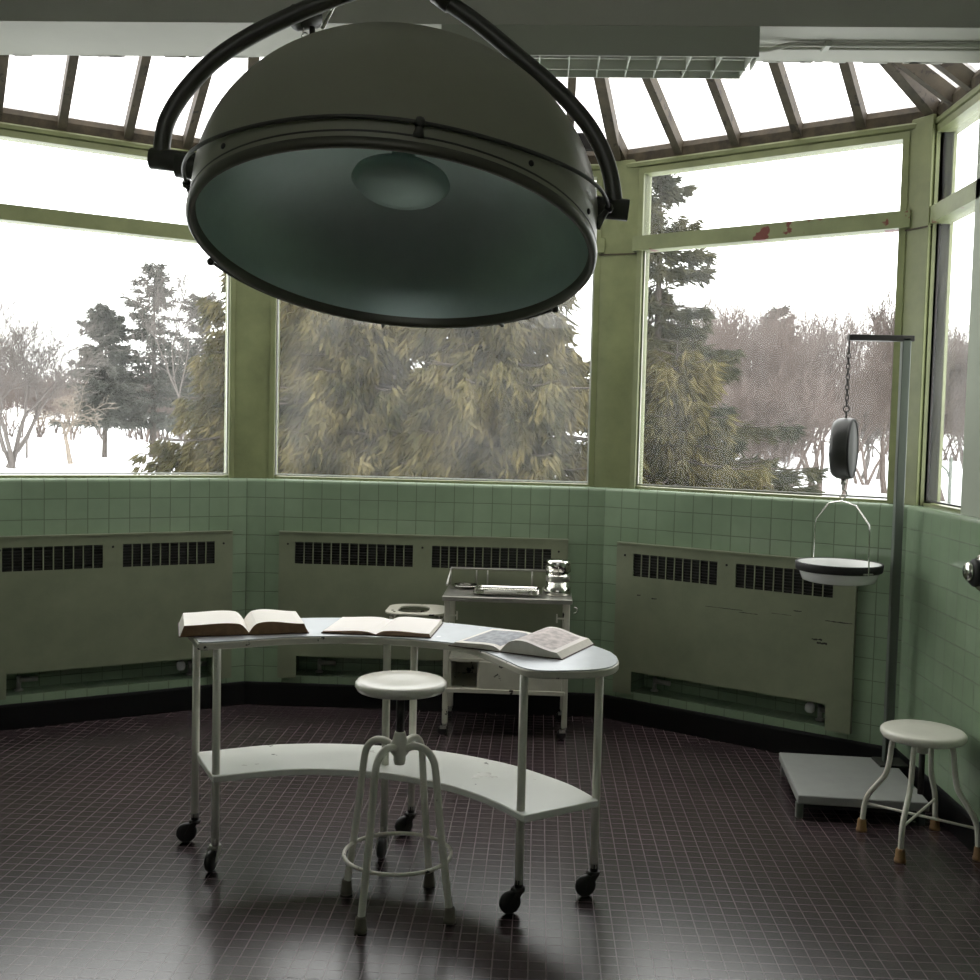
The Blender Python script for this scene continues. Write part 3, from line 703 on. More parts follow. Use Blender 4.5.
# the scale itself: chain, drum, hook, bail and pan
HX, HY = 1.976, -1.01
hs = thing('hanging_scale', 'round dark hanging scale with chain and white enamel pan, under the post arm', 'scale', (HX, HY, .97))
def hz(z): return z - .97
ch = MB(); zt = 1.988; n = 11; zl = 1.70
MB().tube([(0, 0, hz(1.988)), (0, 0, hz(1.955))], .004, 8).build('eye_bolt', MT['iron'], hs)
for i in range(n):
    zc = 1.955 - (1.955 - zl) * (i + .5) / n; a = 0 if i % 2 else PI / 2
    h = .0165; wd = .0075; P = []
    for j in range(16):
        t = 2 * PI * j / 16; x_ = wd * math.cos(t); z_ = h * math.sin(t); P.append((x_ * math.cos(a), x_ * math.sin(a), hz(zc) + z_))
    ch.tube(P, .0025, 6, closed=True)
ch.build('chain', MT['iron'], hs)
MB().torus((0, 0, hz(1.685)), .013, .0032, (0, 1, 0), 24, 8).tube([(0, 0, hz(1.672)), (0, 0, hz(1.64))], .0045, 8).build('swivel_ring', MT['iron'], hs)
# drum: axis nearly across the view, dial side turned slightly to the room
ax = Vector((.905, -.425, 0)).normalized(); dc = Vector((0, 0, hz(1.51)))
R_ = .136
MB().lathe([(0, -.05), (.1, -.05), (.122, -.046), (R_ - .003, -.03), (R_, -.012), (R_, .02), (R_ - .004, .034), (.127, .036), (.127, .03), (0, .03)], dc, 56, ax, close=False).build('drum', MT['drum'], hs)
MB().lathe([(.127, .0305), (.122, .0345), (0, .0352)], dc, 56, ax, close=False).build('dial', MT['drum_face'], hs)
MB().torus(dc + ax * .033, .128, .006, ax, 56, 8).build('bezel', MT['black'], hs)
MB().lathe([(.012, hz(1.375)), (.012, hz(1.35)), (.006, hz(1.348)), (.006, hz(1.325))], n=14).build('spindle', MT['steel_dark'], hs)
HP = [(0, 0, hz(1.33)), (.012, 0, hz(1.322)), (.018, 0, hz(1.308)), (.012, 0, hz(1.295)), (0, 0, hz(1.285)), (-.01, 0, hz(1.292)), (-.014, 0, hz(1.302))]
MB().tube(smooth_path(HP, 5), .0035, 8).build('hook', MT['steel_dark'], hs)
by = -1.17   # bail swings in a plane a little off the picture plane
bd = Vector((math.cos(by), math.sin(by), 0))
def bl(s_, z): v = bd * s_; return (v.x, v.y, hz(z))
BP = [(-.19, .968), (-.19, .98), (-.186, 1.16), (-.18, 1.185), (-.105, 1.252), (-.09, 1.262), (0, 1.277), (.09, 1.262), (.105, 1.252), (.18, 1.185), (.186, 1.16), (.19, .98), (.19, .968)]
MB().tube([bl(*p) for p in BP], .0035, 8).build('bail', MT['chrome'], hs)
MB().lathe([(.0, .918), (.135, .918), (.156, .925), (.166, .95), (.176, .985), (.183, 1.003), (.176, 1.003), (.16, .955), (.148, .933), (.12, .927), (0, .926)], (-.004, -.0, hz(0) - .003), 56, close=False).build('pan', MT['pan'], hs)
MB().lathe([(.174, .968), (.183, .968), (.187, .974), (.1895, 1.002), (.187, 1.006), (.182, 1.005), (.181, .99)], (-.004, 0, hz(0) - .003), 56, close=False).build('pan_rim', MT['black'], hs)
for s_ in (-1, 1):
    v = bd * .188 * s_; MB().box((v.x, v.y, hz(.972)), (.05, .006, .006), by + PI / 2).build('rim_clip', MT['steel_dark'], hs)

# ------------------------------------------------------------------ instrument cart by the middle radiator
cr = thing('instrument_cart', 'small worn enamel cart on casters against the middle radiator cover', 'cart', (.47, -.255, 0))
def cl(x, y): return (x - .47, y + .255)
X0, X1, Y0, Y1, ZT = .152, .808, -.5, -.09, .715
MB().box((*cl((X0 + X1) / 2, (Y0 + Y1) / 2), ZT - .012), (X1 - X0, Y1 - Y0, .024)).build('cart_top', MT['steel_dark'], cr, bevel=.004)
rl = MB()
a_, b_ = cl(X0 + .01, Y1 + .012), cl(X1 - .08, Y1 + .012); f_ = cl(X0 + .01, Y0 + .16)
rl.tube([(f_[0], f_[1], ZT + .035), (a_[0], a_[1], ZT + .09), (b_[0], b_[1], ZT + .09)], .006, 10)
for x in (.15 + .01, .30, .36, .60, .715): q = cl(x, Y1 + .012); rl.tube([(q[0], q[1], ZT - .005), (q[0], q[1], ZT + .09)], .0045, 8)
rl.build('guard_rail', MT['steel_dark'], cr)
for x, y in ((X0 + .025, Y0 + .03), (X1 - .025, Y0 + .03), (X0 + .025, Y1 - .03), (X1 - .025, Y1 - .03)):
    q = cl(x, y); lo = MB().box((q[0], q[1], (ZT - .024 + .06) / 2), (.028, .028, ZT - .024 - .06)).build('leg', MT['worn'], cr, bevel=.004)
    MB().tube([(q[0], q[1], .048), (q[0], q[1], .062)], .012, 10).box((q[0] - .008, q[1], .04), (.03, .03, .012)).build('caster_fork', MT['steel_dark'], lo)
    MB().lathe([(0, -.009), (.02, -.009), (.024, -.005), (.024, .005), (.02, .009), (0, .009)], (q[0] - .012, q[1], .024), 20, (0, 1, 0)).build('caster_wheel', MT['caster'], lo)
# wing screws on the legs under the top
for x, s_ in ((X0 + .06, 1), (X1 - .06, -1)):
    q = cl(x, Y0 + .03); MB().tube([(q[0] - .03 * s_, q[1], ZT - .1), (q[0] + .012 * s_, q[1], ZT - .1)], .005, 8).box((q[0] + .016 * s_, q[1], ZT - .1), (.008, .012, .045)).build('wing_screw', MT['enamel'], cr, bevel=.002)
q = cl(X1 + .012, Y0 + .03); MB().torus((q[0], q[1], ZT - .055), .014, .003, (0, 1, 0), 20, 6, -PI * .6, PI * .6).build('side_hook', MT['chrome'], cr)
lz = .235
lower = MB(); qx0, qy0 = cl(X0 + .04, Y0 + .02); qx1, qy1 = cl(X1 - .04, Y1 - .02)
lower.box(((qx0 + qx1) / 2, (qy0 + qy1) / 2, lz), (qx1 - qx0 + .03, qy1 - qy0 + .02, .022)); lower.build('lower_shelf', MT['worn'], cr, bevel=.003)
cab = MB(); cw = qx1 - qx0; cx0 = qx0; top = .39
cab.box(((qx0 + qx1) / 2, (qy0 + qy1) / 2, top), (cw, qy1 - qy0, .014)); cab.box(((qx0 + qx1) / 2, qy1 - .006, (lz + top) / 2), (cw, .012, top - lz)); cab.box((qx0 + .006, (qy0 + qy1) / 2, (lz + top) / 2), (.012, qy1 - qy0, top - lz)); cab.box((qx1 - .006, (qy0 + qy1) / 2, (lz + top) / 2), (.012, qy1 - qy0, top - lz)); cab.box((qx0 + .15, (qy0 + qy1) / 2, (lz + top) / 2), (.01, qy1 - qy0, top - lz))
cab.build('compartment', MT['worn'], cr)
MB().box(((qx0 + .155 + qx1) / 2, qy0 + .002, (lz + .011 + top) / 2 - .002), (qx1 - qx0 - .155, .012, top - lz - .016)).build('compartment_door', MT['worn'], cr, bevel=.003)
# side basin holder: two flat oblong hoops on the cart's left leg
def stadium(x0, x1, y0, y1, n=12, r=None):
    r = r or (y1 - y0) / 2; P = []
    for cx_, cy_, a0 in ((x1 - r, y0 + r, -PI / 2), (x1 - r, y1 - r, 0), (x0 + r, y1 - r, PI / 2), (x0 + r, y0 + r, PI)):
        for i in range(n + 1): a = a0 + PI / 2 * i / n; P.append((cx_ + r * math.cos(a), cy_ + r * math.sin(a)))
    return P
def plate(mb, outer, inner, z0, z1):
    n = len(outer); vs = [(x, y, z) for z in (z0, z1) for P in (outer, inner) for x, y in P]; fs = []
    for i in range(n):
        j = (i + 1) % n; fs += [(i, j, n + j, n + i), (2 * n + i, 2 * n + j, 3 * n + j, 3 * n + i), (i, j, 2 * n + j, 2 * n + i), (n + i, n + j, 3 * n + j, 3 * n + i)]
    mb.add(vs, fs)
hp = MB(); xa, xb = -.15, .16
o1 = [cl(x, y) for x, y in stadium(xa, xb, -.46, -.14, r=.09)]; i1 = [cl(x, y) for x, y in stadium(xa + .06, xb - .09, -.41, -.19, r=.07)]
plate(hp, o1, i1, .605, .612)
o2 = [cl(x, y) for x, y in stadium(xa + .02, xb + .005, -.45, -.15, r=.085)]; i2 = [cl(x, y) for x, y in stadium(xa + .035, xb - .01, -.435, -.165, r=.075)]
plate(hp, o2, i2, .56, .582)
for x, y in ((xa + .04, -.36), (xb - .03, -.4), (xb - .03, -.19), (xa + .05, -.2)): q = cl(x, y); hp.tube([(q[0], q[1], .57), (q[0], q[1], .608)], .006, 8)
hp.build('basin_holder', MT['worn'], cr)
for x, y, z in ((-.1, -.40, .6125), (-.115, -.36, .6125)): q = cl(x, y); MB().lathe([(.007, -.0005), (.007, .001), (.003, .002)], (q[0], q[1], z), 10).build('holder_bolt', MT['iron'], cr)
# things on the cart
tr = thing('instrument_tray', 'shallow steel instrument tray lying in the middle of the small cart', 'tray', (.478, -.31, ZT))
def rrect(w, d, r, n=6):
    return stadium(-w / 2, w / 2, -d / 2, d / 2, n, r)
def dish(mb, prof, w, d, r):
    rings = [[(x, y, z) for x, y in rrect(w + 2 * o, d + 2 * o, max(.004, r + o))] for o, z in prof]; n = len(rings[0])
    vs = [p for R in rings for p in R]; fs = [tuple(range(n))[::-1]] + [(i * n + k, i * n + (k + 1) % n, (i + 1) * n + (k + 1) % n, (i + 1) * n + k) for i in range(len(rings) - 1) for k in range(n)] + [tuple(range((len(rings) - 1) * n, len(rings) * n))]
    mb.add(vs, fs)
mb = MB(); dish(mb, [(-.015, 0), (-.006, .003), (0, .011), (.014, .012), (.014, .015), (-.002, .014), (-.009, .007), (-.017, .004)], .325, .28, .03); mb.build('tray_body', MT['chrome'], tr)
mb = MB(); mb.tube([(-.1, .02, .009), (.11, -.01, .009)], .004, 8); mb.tube([(-.12, -.02, .009), (.05, -.04, .009)], .004, 8)
t2 = MB(); t2.tube([(-.09, .03, .012), (.01, .03, .014), (.12, .01, .012)], .005, 8)
fc = thing('forceps', 'slim steel forceps lying in the instrument tray', 'forceps', (.475, -.32, ZT + .0)); mb.build('forceps_arms', MT['steel_dark'], fc)
ld = thing('dish_lid', 'small flat chrome dish at the left end of the small cart', 'dish', (.25, -.19, ZT))
MB().lathe([(0, 0), (.055, 0), (.062, .004), (.068, .014), (.075, .015), (.075, .018), (.066, .018), (.058, .008), (0, .006)], n=36, close=False).build('dish_body', MT['chrome'], ld)
cn = thing('sterilizer_canister', 'shiny chrome lidded canister standing at the right end of the small cart', 'canister', (.735, -.33, ZT))
MB().lathe([(0, 0), (.064, 0), (.069, .004), (.069, .042), (.06, .046), (.06, .14), (0, .14)], n=40, close=False).build('canister_body', MT['chrome'], cn)
MB().lathe([(.0615, .122), (.065, .122), (.065, .172), (.06, .18), (0, .183)], n=40, close=False).build('lid', MT['chrome'], cn)
MB().lathe([(.0605, .072), (.0625, .074), (.0625, .1), (.0605, .102)], n=40, close=False).build('band', MT['steel_dark'], cn)
MB().torus((.0, -.066, .138), .012, .0025, (1, 0, 0), 20, 6).build('latch', MT['steel_dark'], cn)

# ------------------------------------------------------------------ operating lamp
LC = Vector((.2486, -3.1739, 1.9893)); LN = Vector((-.0408, -.2756, -.9604)).normalized(); LU = -LN
E1 = Vector((.9991, 0, -.0425)).normalized(); E2 = LN.cross(E1)
PLv = Vector((-.357, -3.1146, 2.2219)); PRv = Vector((.7993, -3.1325, 2.1102))
APX = Vector((.224, -3.124, 2.674))
lamp = thing('operating_lamp', 'huge grey domed operating lamp hanging on a curved yoke over the room', 'lamp', APX)
def lv(p): return Vector(p) - APX
LQ = lv(LC)
HS, HD, LR = .1, .41, .5
prof = [(LR - .006, .0), (LR, .012), (LR, HS)] + [(LR * math.cos(q), HS + HD * math.sin(q)) for q in np.linspace(.03, PI / 2, 26)]
inner = [(LR * .965 * math.cos(q), HS + HD * .95 * math.sin(q)) for q in np.linspace(PI / 2, .03, 26)] + [(LR - .02, HS), (LR - .02, .0)]
MB().lathe(prof, LQ, 96, LU, close=False).build('shade', MT['lamp'], lamp)
# interior: shallow mirrored bowl with a centre lamp house
refl = [(.492, .006), (.488, .03)] + [(.486 * math.cos(q), .03 + .30 * math.sin(q)) for q in np.linspace(.03, PI / 2, 26)]
MB().lathe(refl, LQ, 96, LU, close=False).build('reflector', MT['reflector'], lamp)
MB().lathe([(.0, .15), (.06, .154), (.105, .168), (.125, .188), (.12, .2), (.03, .21), (.03, .33)], LQ, 48, LU, close=False).build('lamp_house', MT['reflector_ring'], lamp)
MB().lathe([(.482, .02), (.483, .003), (.489, -.005), (.497, -.005), (.503, .002), (.504, .014), (.5, .017)], LQ, 96, LU, close=False).build('rim', MT['lamp_rim'], lamp)
MB().lathe([(.5005, .027), (.5015, .028), (.5015, .031), (.5005, .032)], LQ, 96, LU, close=False).build('seam', MT['lamp_dark'], lamp)
def ring(a0, a1, r, h, n=50): return [LQ + LU * h + (E1 * math.cos(a) + E2 * math.sin(a)) * r for a in np.linspace(math.radians(a0), math.radians(a1), n)]
# near handle wire with stand-offs, far handle wire with ball ends
def wire(a): c_ = abs(math.cos(math.radians(a))); return LQ + LU * (.054 + .07 * c_ ** 4) + (E1 * math.cos(math.radians(a)) + E2 * math.sin(math.radians(a))) * (.512 + .014 * c_ ** 6)
nh = MB(); nh.tube([wire(a) for a in np.linspace(6, 174, 60)], .0048, 10)
nho = nh.build('handle_wire', MT['lamp_dark'], lamp)
for a in (6, 78, 174):
    d = E1 * math.cos(math.radians(a)) + E2 * math.sin(math.radians(a)); p = wire(a); f_ = LQ + d * .496 + LU * (.03 if a == 78 else .075)
    m_ = MB(); m_.tube([f_, f_ + (p - f_) * .5, p], [.014, .009, .007], 12); m_.lathe([(0, -.012), (.009, -.009), (.012, 0), (.009, .009), (0, .012)], p, 14, LU, close=False); m_.build('handle_standoff', MT['lamp_dark'], nho)
fo = MB(); fo.tube(ring(-163, -39, .528, .012), .0045, 10); fho = fo.build('handle_wire', MT['lamp_dark'], lamp)
for a in (-163, -39):
    d = E1 * math.cos(math.radians(a)) + E2 * math.sin(math.radians(a)); p = LQ + LU * .012 + d * .53
    MB().lathe([(0, -.011), (.0075, -.008), (.011, 0), (.0075, .008), (0, .011)], p, 14, LU, close=False).build('ball_end', MT['lamp_dark'], fho)
for a in (-100, -60):
    d = E1 * math.cos(math.radians(a)) + E2 * math.sin(math.radians(a)); p = LQ + LU * .004
    MB().tube([p + d * .5, p + d * .53], .006, 8).build('handle_standoff', MT['lamp_dark'], fho)
for a in (48, 132, 20, 160):
    d = E1 * math.cos(math.radians(a)) + E2 * math.sin(math.radians(a)); MB().lathe([(.007, -.002), (.007, .003), (.003, .005)], LQ + LU * .05 + d * .5, 10, d).build('screw', MT['iron'], lamp)
# pivots and yoke
for side, P, s_ in (('l', PLv, -1), ('r', PRv, 1)):
    axs = (PRv - PLv).normalized(); q = lv(P)
    k_ = MB(); k_.tube([q + axs * s_ * .03, q - axs * s_ * (.10 if s_ < 0 else .075)], .027, 20)
    k_.tube([q - axs * s_ * .04 - Vector((0, 0, .008)), q - axs * s_ * (.125 if s_ < 0 else .1) - Vector((0, 0, .012))], .033, 20)
    k_.build('pivot', MT['lamp_dark'], lamp)
YL = [(-.36, -3.114, 2.235), (-.358, -3.114, 2.27), (-.344, -3.115, 2.325), (-.301, -3.115, 2.394), (-.229, -3.117, 2.468), (-.134, -3.118, 2.531), (-.007, -3.12, 2.591), (.106, -3.122, 2.634), (.224, -3.124, 2.674)]
YR = [(.224, -3.124, 2.674), (.30, -3.125, 2.655), (.354, -3.126, 2.622), (.448, -3.127, 2.559), (.549, -3.129, 2.479), (.651, -3.13, 2.394), (.728, -3.131, 2.309), (.775, -3.132, 2.218), (.796, -3.132, 2.12)]
MB().tube([lv(p) for p in smooth_path(YL, 6)], .0215, 18).build('yoke_arm', MT['lamp_dark'], lamp)
MB().tube([lv(p) for p in smooth_path(YR, 6)], .0205, 18).build('yoke_arm', MT['lamp_dark'], lamp)
MB().tube([lv((.335, -3.126, 2.64)), lv((.375, -3.126, 2.612))], .027, 16).build('yoke_collar', MT['lamp_dark'], lamp)
MB().lathe([(.045, -.03), (.05, 0), (.05, .05), (.03, .06), (.03, .9), (.09, .9), (.1, .93), (.1, CZ - APX.z)], (0, 0, 0), 32).build('ceiling_tube', MT['lamp_dark'], lamp)
# lock clamp seen behind the left arm
kc = Vector((-.03, -2.96, 2.64)); ck = MB(); ck.lathe([(.0, -.035), (.03, -.035), (.034, -.03), (.034, .03), (.03, .035), (0, .035)], lv(kc), 20, (.7, .6, .35), close=False)
ck.tube([lv(kc), lv((.09, -3.0, 2.69)), lv((.2, -3.1, 2.72))], .015, 12); cko = ck.build('lock_clamp', MT['lamp_dark'], lamp)
MB().tube([lv((.02, -2.98, 2.60)), lv((.075, -2.99, 2.70))], .005, 8).build('clamp_rod', MT['chrome'], cko)
lkm = MB()
for i in range(5):
    p = Vector((-.035 + .004 * i, -2.975, 2.615 - .016 * i)); lkm.torus(lv(p), .009, .0022, (1, .3, 0) if i % 2 else (.3, 1, 0), 14, 6)
lkm.build('clamp_chain', MT['chrome'], cko)
MB().tube([lv((-.005, -2.97, 2.52)), lv((-.01, -2.965, 2.61))], .008, 8).build('clamp_stem', MT['lamp_dark'], cko)

# ------------------------------------------------------------------ fluorescent louvre fixture and conduit under the beam
fx = thing('ceiling_light', 'long grey fluorescent fixture with an open louvre, fixed under the ceiling beam', 'light', (.805, -1.605, HZ))
MB().box((0, 0, -.03), (1.17, .29, .058)).build('housing', MT['fixture'], fx, bevel=.004)
sp = MB(); sp.box((0, -.152, -.056), (1.18, .006, .11)); sp.box((0, .142, -.075), (1.15, .006, .04)); sp.build('side_panel', MT['fixture'], fx)
for x in (-.588, .588): MB().box((x, -.075, -.056), (.006, .15, .108)).build('end_panel', MT['fixture'], fx)
for i in range(11):
    x = -.56 + i * .113
    P = [(-.15, -.111), (-.15, -.06), (.14, -.06), (.14, -.095), (.0, -.1)]
    m_ = MB(); m_.add([(x - .002, a, b) for a, b in P] + [(x + .002, a, b) for a, b in P], [(4, 3, 2, 1, 0), (5, 6, 7, 8, 9)] + [(j, (j + 1) % 5, 5 + (j + 1) % 5, 5 + j) for j in range(5)]); m_.build('louvre_blade', MT['louvre_white'], fx)
MB().box((0, .03, -.082), (1.15, .004, .04)).build('louvre_spine', MT['louvre_white'], fx)
for y in (-.07, .09): MB().tube([(-.57, y, -.066), (.57, y, -.066)], .012, 12).build('tube_lamp', MT['pan'], fx)
cd = thing('conduit', 'thin painted conduit running along the ceiling beam to the right wall', 'conduit', (1.4, -1.61, HZ))
P = smooth_path([(0, .0, -.035), (.05, 0, -.034), (.1, 0, -.022), (.15, 0, -.012), (.3, 0, -.011), (.9, 0, -.011)], 5)
MB().tube(P, .009, 10).build('pipe', MT['plaster'], cd)
MB().tube([(0, .05, -.009), (.9, .05, -.009)], .006, 8).build('cable', MT['plaster'], cd)
MB().box((.28, .02, -.012), (.025, .075, .02)).build('clip', MT['fixture'], cd, bevel=.003)

# ------------------------------------------------------------------ black and chrome wall fitting on the right wall
k = 'far_right'; p = wp(k, .97, 0, 1.06)
wf = thing('wall_fitting', 'round black wall fitting with chrome collar on the right tiled wall, cut by the frame', 'wall fitting', p)
MB().lathe([(.09, .001), (.09, .012), (.08, .022), (.05, .026)], (0, 0, -.02), 40, (-1, 0, 0)).build('wall_plate', MT['black'], wf)
MB().lathe([(.055, .02), (.07, .028), (.072, .045), (.064, .056), (.045, .06)], (0, 0, .01), 36, (-1, 0, 0)).build('collar', MT['chrome'], wf)
MB().lathe([(.04, .055), (.05, .062), (.052, .075), (.044, .085), (.0, .09)], (0, 0, .01), 32, (-1, 0, 0)).build('knob', MT['black'], wf)
MB().lathe([(.036, .084), (.034, .1), (.026, .106), (.0, .108)], (0, 0, .014), 28, (-1, 0, 0)).build('cap', MT['chrome'], wf)

# scuffed pale patch on the floor, lower right
random.seed(21); mk = MB(); 
for i in range(26):
    cx_, cy_ = 1.72 + random.gauss(0, .03), -2.99 + random.gauss(0, .035); rr = random.uniform(.003, .011)
    mk.quad([(cx_ + rr * random.uniform(.4, 1.2) * math.cos(2 * PI * j / 8), cy_ + rr * random.uniform(.4, 1.2) * math.sin(2 * PI * j / 8), .0006) for j in range(8)])
fl = bpy.data.objects['floor']; mk.build('floor_scuff', MT['pan'], fl, recalc=False)

# ------------------------------------------------------------------ the grounds outside
GZ = -.7
g = MB(); nn = 60; rng = np.random.default_rng(4)
xs = np.linspace(-260, 260, nn); ys = np.concatenate([np.linspace(1.2, 60, 25), np.linspace(66, 420, 25)])
for j, y in enumerate(ys):
    for i, x in enumerate(xs): g.v.append((x, y, GZ + (.12 * math.sin(x * .11 + 1) * math.sin(y * .07) + .05 * math.sin(x * .3) if y > 4 else 0)))
for j in range(len(ys) - 1):
    for i in range(nn - 1): g.f.append((j * nn + i, j * nn + i + 1, (j + 1) * nn + i + 1, (j + 1) * nn + i)); g.sm.add(len(g.f) - 1)
tag(g.build('ground', MT['snow'], recalc=False), kind='structure')
g = MB(); g.quad([(-260, -60, GZ - .02), (260, -60, GZ - .02), (260, 1.3, GZ - .02), (-260, 1.3, GZ - .02)]); tag(g.build('snow_near_building', MT['snow'], recalc=False), kind='structure')

def fastmesh(name, V, F, mat):
    me = bpy.data.meshes.new(name); V = np.asarray(V, dtype=np.float32); F = np.asarray(F, dtype=np.int32); k = F.shape[1]
    me.vertices.add(len(V)); me.vertices.foreach_set('co', V.ravel()); me.loops.add(F.size); me.loops.foreach_set('vertex_index', F.ravel())
    me.polygons.add(len(F)); me.polygons.foreach_set('loop_start', np.arange(len(F), dtype=np.int32) * k); me.polygons.foreach_set('loop_total', np.full(len(F), k, dtype=np.int32))
    me.materials.append(mat); me.update(); me.validate()
    return me
def link(name, me, parent):
    o = bpy.data.objects.new(name, me); COL.objects.link(o); o.parent = parent; return o
def unit(v): return v / (np.linalg.norm(v, axis=-1, keepdims=True) + 1e-9)
def blades(P, D, ln, wd, rng):
    """little double-bladed sprays: base points P, directions D, lengths, widths; each is a folded diamond with depth"""
    n = len(P); D = unit(D); side = unit(np.cross(D, unit(rng.normal(size=(n, 3))))); up_ = np.cross(D, side)
    ln = ln[:, None]; wd = wd[:, None]
    a = P; b = P + D * ln * .45 + side * wd + up_ * wd * .5; c = P + D * ln; d = P + D * ln * .45 - side * wd + up_ * wd * .5
    V = np.stack([a, b, c, d], 1).reshape(-1, 3); F = np.arange(4 * n).reshape(n, 4)
    return V, F
def sticks(S_, E_, r0, r1):
    """three-sided tapered twigs"""
    n = len(S_); d = unit(E_ - S_); a = np.where(np.abs(d[:, 2:3]) < .9, np.array([[0, 0, 1.]]), np.array([[1., 0, 0]])); u = unit(np.cross(d, a)); w = np.cross(d, u)
    V = []
    for q in (0, 2 * PI / 3, 4 * PI / 3): V.append(S_ + (u * math.cos(q) + w * math.sin(q)) * r0[:, None])
    for q in (0, 2 * PI / 3, 4 * PI / 3): V.append(E_ + (u * math.cos(q) + w * math.sin(q)) * r1[:, None])
    V = np.stack(V, 1).reshape(-1, 3); b = np.arange(n)[:, None] * 6
    F = np.concatenate([b + np.array([[0, 1, 4, 3]]), b + np.array([[1, 2, 5, 4]]), b + np.array([[2, 0, 3, 5]])])
    return V, F

def spruce_mesh(h, rad, seed, dens=1.0, droop=.35, hang=.35, base=.04, spray=.26, per=70, shape=.8):
    rng = np.random.default_rng(seed); SP, SE, R0, R1 = [], [], [], []; BP, BD, BL, BW = [], [], [], []
    nl = int(h * 3.4 * dens)
    for i in range(nl):
        q = base + (1 - base) * (i / nl); z = q * h; Lb = rad * (1 - q) ** shape * rng.uniform(.75, 1.1) + .12
        for k in range(rng.integers(5, 8)):
            a = rng.uniform(0, 2 * PI); Lk = Lb * rng.uniform(.65, 1.12); m = 7; t = np.linspace(0, 1, m)
            dr = droop * (1 - q) + .05; curve = -dr * Lk * t + dr * 1.0 * Lk * t ** 3 * .6 + (q > .75) * .35 * Lk * t
            wob = rng.normal(0, .03, m).cumsum() * Lk * .3
            pts = np.stack([Lk * t * math.cos(a) - wob * math.sin(a), Lk * t * math.sin(a) + wob * math.cos(a), z + curve], 1)
            SP.append(pts[:-1]); SE.append(pts[1:]); R0.append(np.linspace(.03, .008, m)[:-1] * (.5 + Lk / 3)); R1.append(np.linspace(.03, .008, m)[1:] * (.5 + Lk / 3))
            n = int(per * Lk * dens) + 6; tt = rng.uniform(.03, 1, n) ** .85; idx = np.clip(tt * (m - 1), 0, m - 1.001); i0 = idx.astype(int); fr = (idx - i0)[:, None]
            p = pts[i0] * (1 - fr) + pts[i0 + 1] * fr; side = rng.normal(0, 1, n) * .16 * Lk * (1.15 - tt)
            p = p + np.stack([-math.sin(a) * side, math.cos(a) * side, -np.abs(rng.normal(0, hang, n)) * .5 - np.abs(side) * .25], 1)
            rp = 5; p = np.repeat(p, rp, 0) + rng.normal(0, .02 * spray / .2, (n * rp, 3)); n *= rp
            d = np.stack([math.cos(a) + rng.normal(0, .5, n), math.sin(a) + rng.normal(0, .5, n), -hang * 2.2 + rng.normal(0, .45, n)], 1)
            BP.append(p); BD.append(d); BL.append(rng.uniform(.6, 1.3, n) * spray); BW.append(rng.uniform(.6, 1.2, n) * spray * .1)
    V, F = blades(np.concatenate(BP), np.concatenate(BD), np.concatenate(BL), np.concatenate(BW), rng)
    V2, F2 = sticks(np.concatenate(SP), np.concatenate(SE), np.concatenate(R0), np.concatenate(R1))
    tz = np.linspace(0, 1, 9); tp = np.stack([np.sin(tz * 3) * .05, np.cos(tz * 2) * .04, tz * h], 1)
    V3, F3 = sticks(tp[:-1], tp[1:], (1 - tz[:-1]) * .02 * h + .01, (1 - tz[1:]) * .02 * h + .01)
    return V, F, np.concatenate([V2, V3]), np.concatenate([F2, F3 + len(V2)])

def bare_mesh(h, seed, spread=.5, levels=6, kids=3, rtrunk=.16, multi=1, lift=.25, twigr=.012, first=.25):
    rng = np.random.default_rng(seed); S_, E_, A_, B_ = [], [], [], []
    stack = []
    for m in range(multi):
        a = rng.uniform(0, 2 * PI); tilt = 0 if multi == 1 else .3
        stack.append((np.zeros(3) + rng.normal(0, .15, 3) * [1, 1, 0] * (multi > 1), unit(np.array([math.cos(a) * tilt, math.sin(a) * tilt, 1.])), h * first, rtrunk, 0))
    while stack:
        p, d, l, r, lv_ = stack.pop(); nseg = 3; q = p
        for s_ in range(nseg):
            d2 = unit(d + rng.normal(0, .13, 3) + np.array([0, 0, lift * .2])); e = q + d2 * l / nseg; r2 = max(twigr * .5, r * (1 - .12 * (s_ + 1)))
            S_.append(q); E_.append(e); A_.append(max(twigr * .5, r * (1 - .12 * s_))); B_.append(r2); q = e; d = d2
            if lv_ < levels and s_ < nseg - 1 and lv_ > 0:
                ax_ = unit(np.cross(d, rng.normal(size=3))); dd = unit(d * math.cos(.8) + ax_ * math.sin(.8) + np.array([0, 0, lift * .3])); stack.append((q, dd, l * rng.uniform(.45, .7), r2 * .5, lv_ + 1))
        if lv_ < levels:
            for k in range(kids if lv_ < levels - 1 else 3):
                ax_ = unit(np.cross(d, rng.normal(size=3))); ang = rng.uniform(.6, 1.25) * spread; dd = unit(d * math.cos(ang) + ax_ * math.sin(ang) + np.array([0, 0, lift * .4])); stack.append((q, dd, l * rng.uniform(.62, .85), r2 * rng.uniform(.55, .75), lv_ + 1))
    E_ = np.array(E_); k = h / E_[:, 2].max()
    return sticks(np.array(S_) * k, E_ * k, np.array(A_), np.array(B_))

def conifer(name, label, loc, h, rad, seed, needles, rz=0, **kw):
    V, F, V2, F2 = spruce_mesh(h, rad, seed, **kw)
    root = thing(name, label, 'tree', (loc[0], loc[1], GZ), rz, 'trees outside the windows')
    link('trunk', fastmesh('trunk', V2, F2, MT['bark']), root); link('foliage', fastmesh('foliage', V, F, MT[needles]), root)
    return root
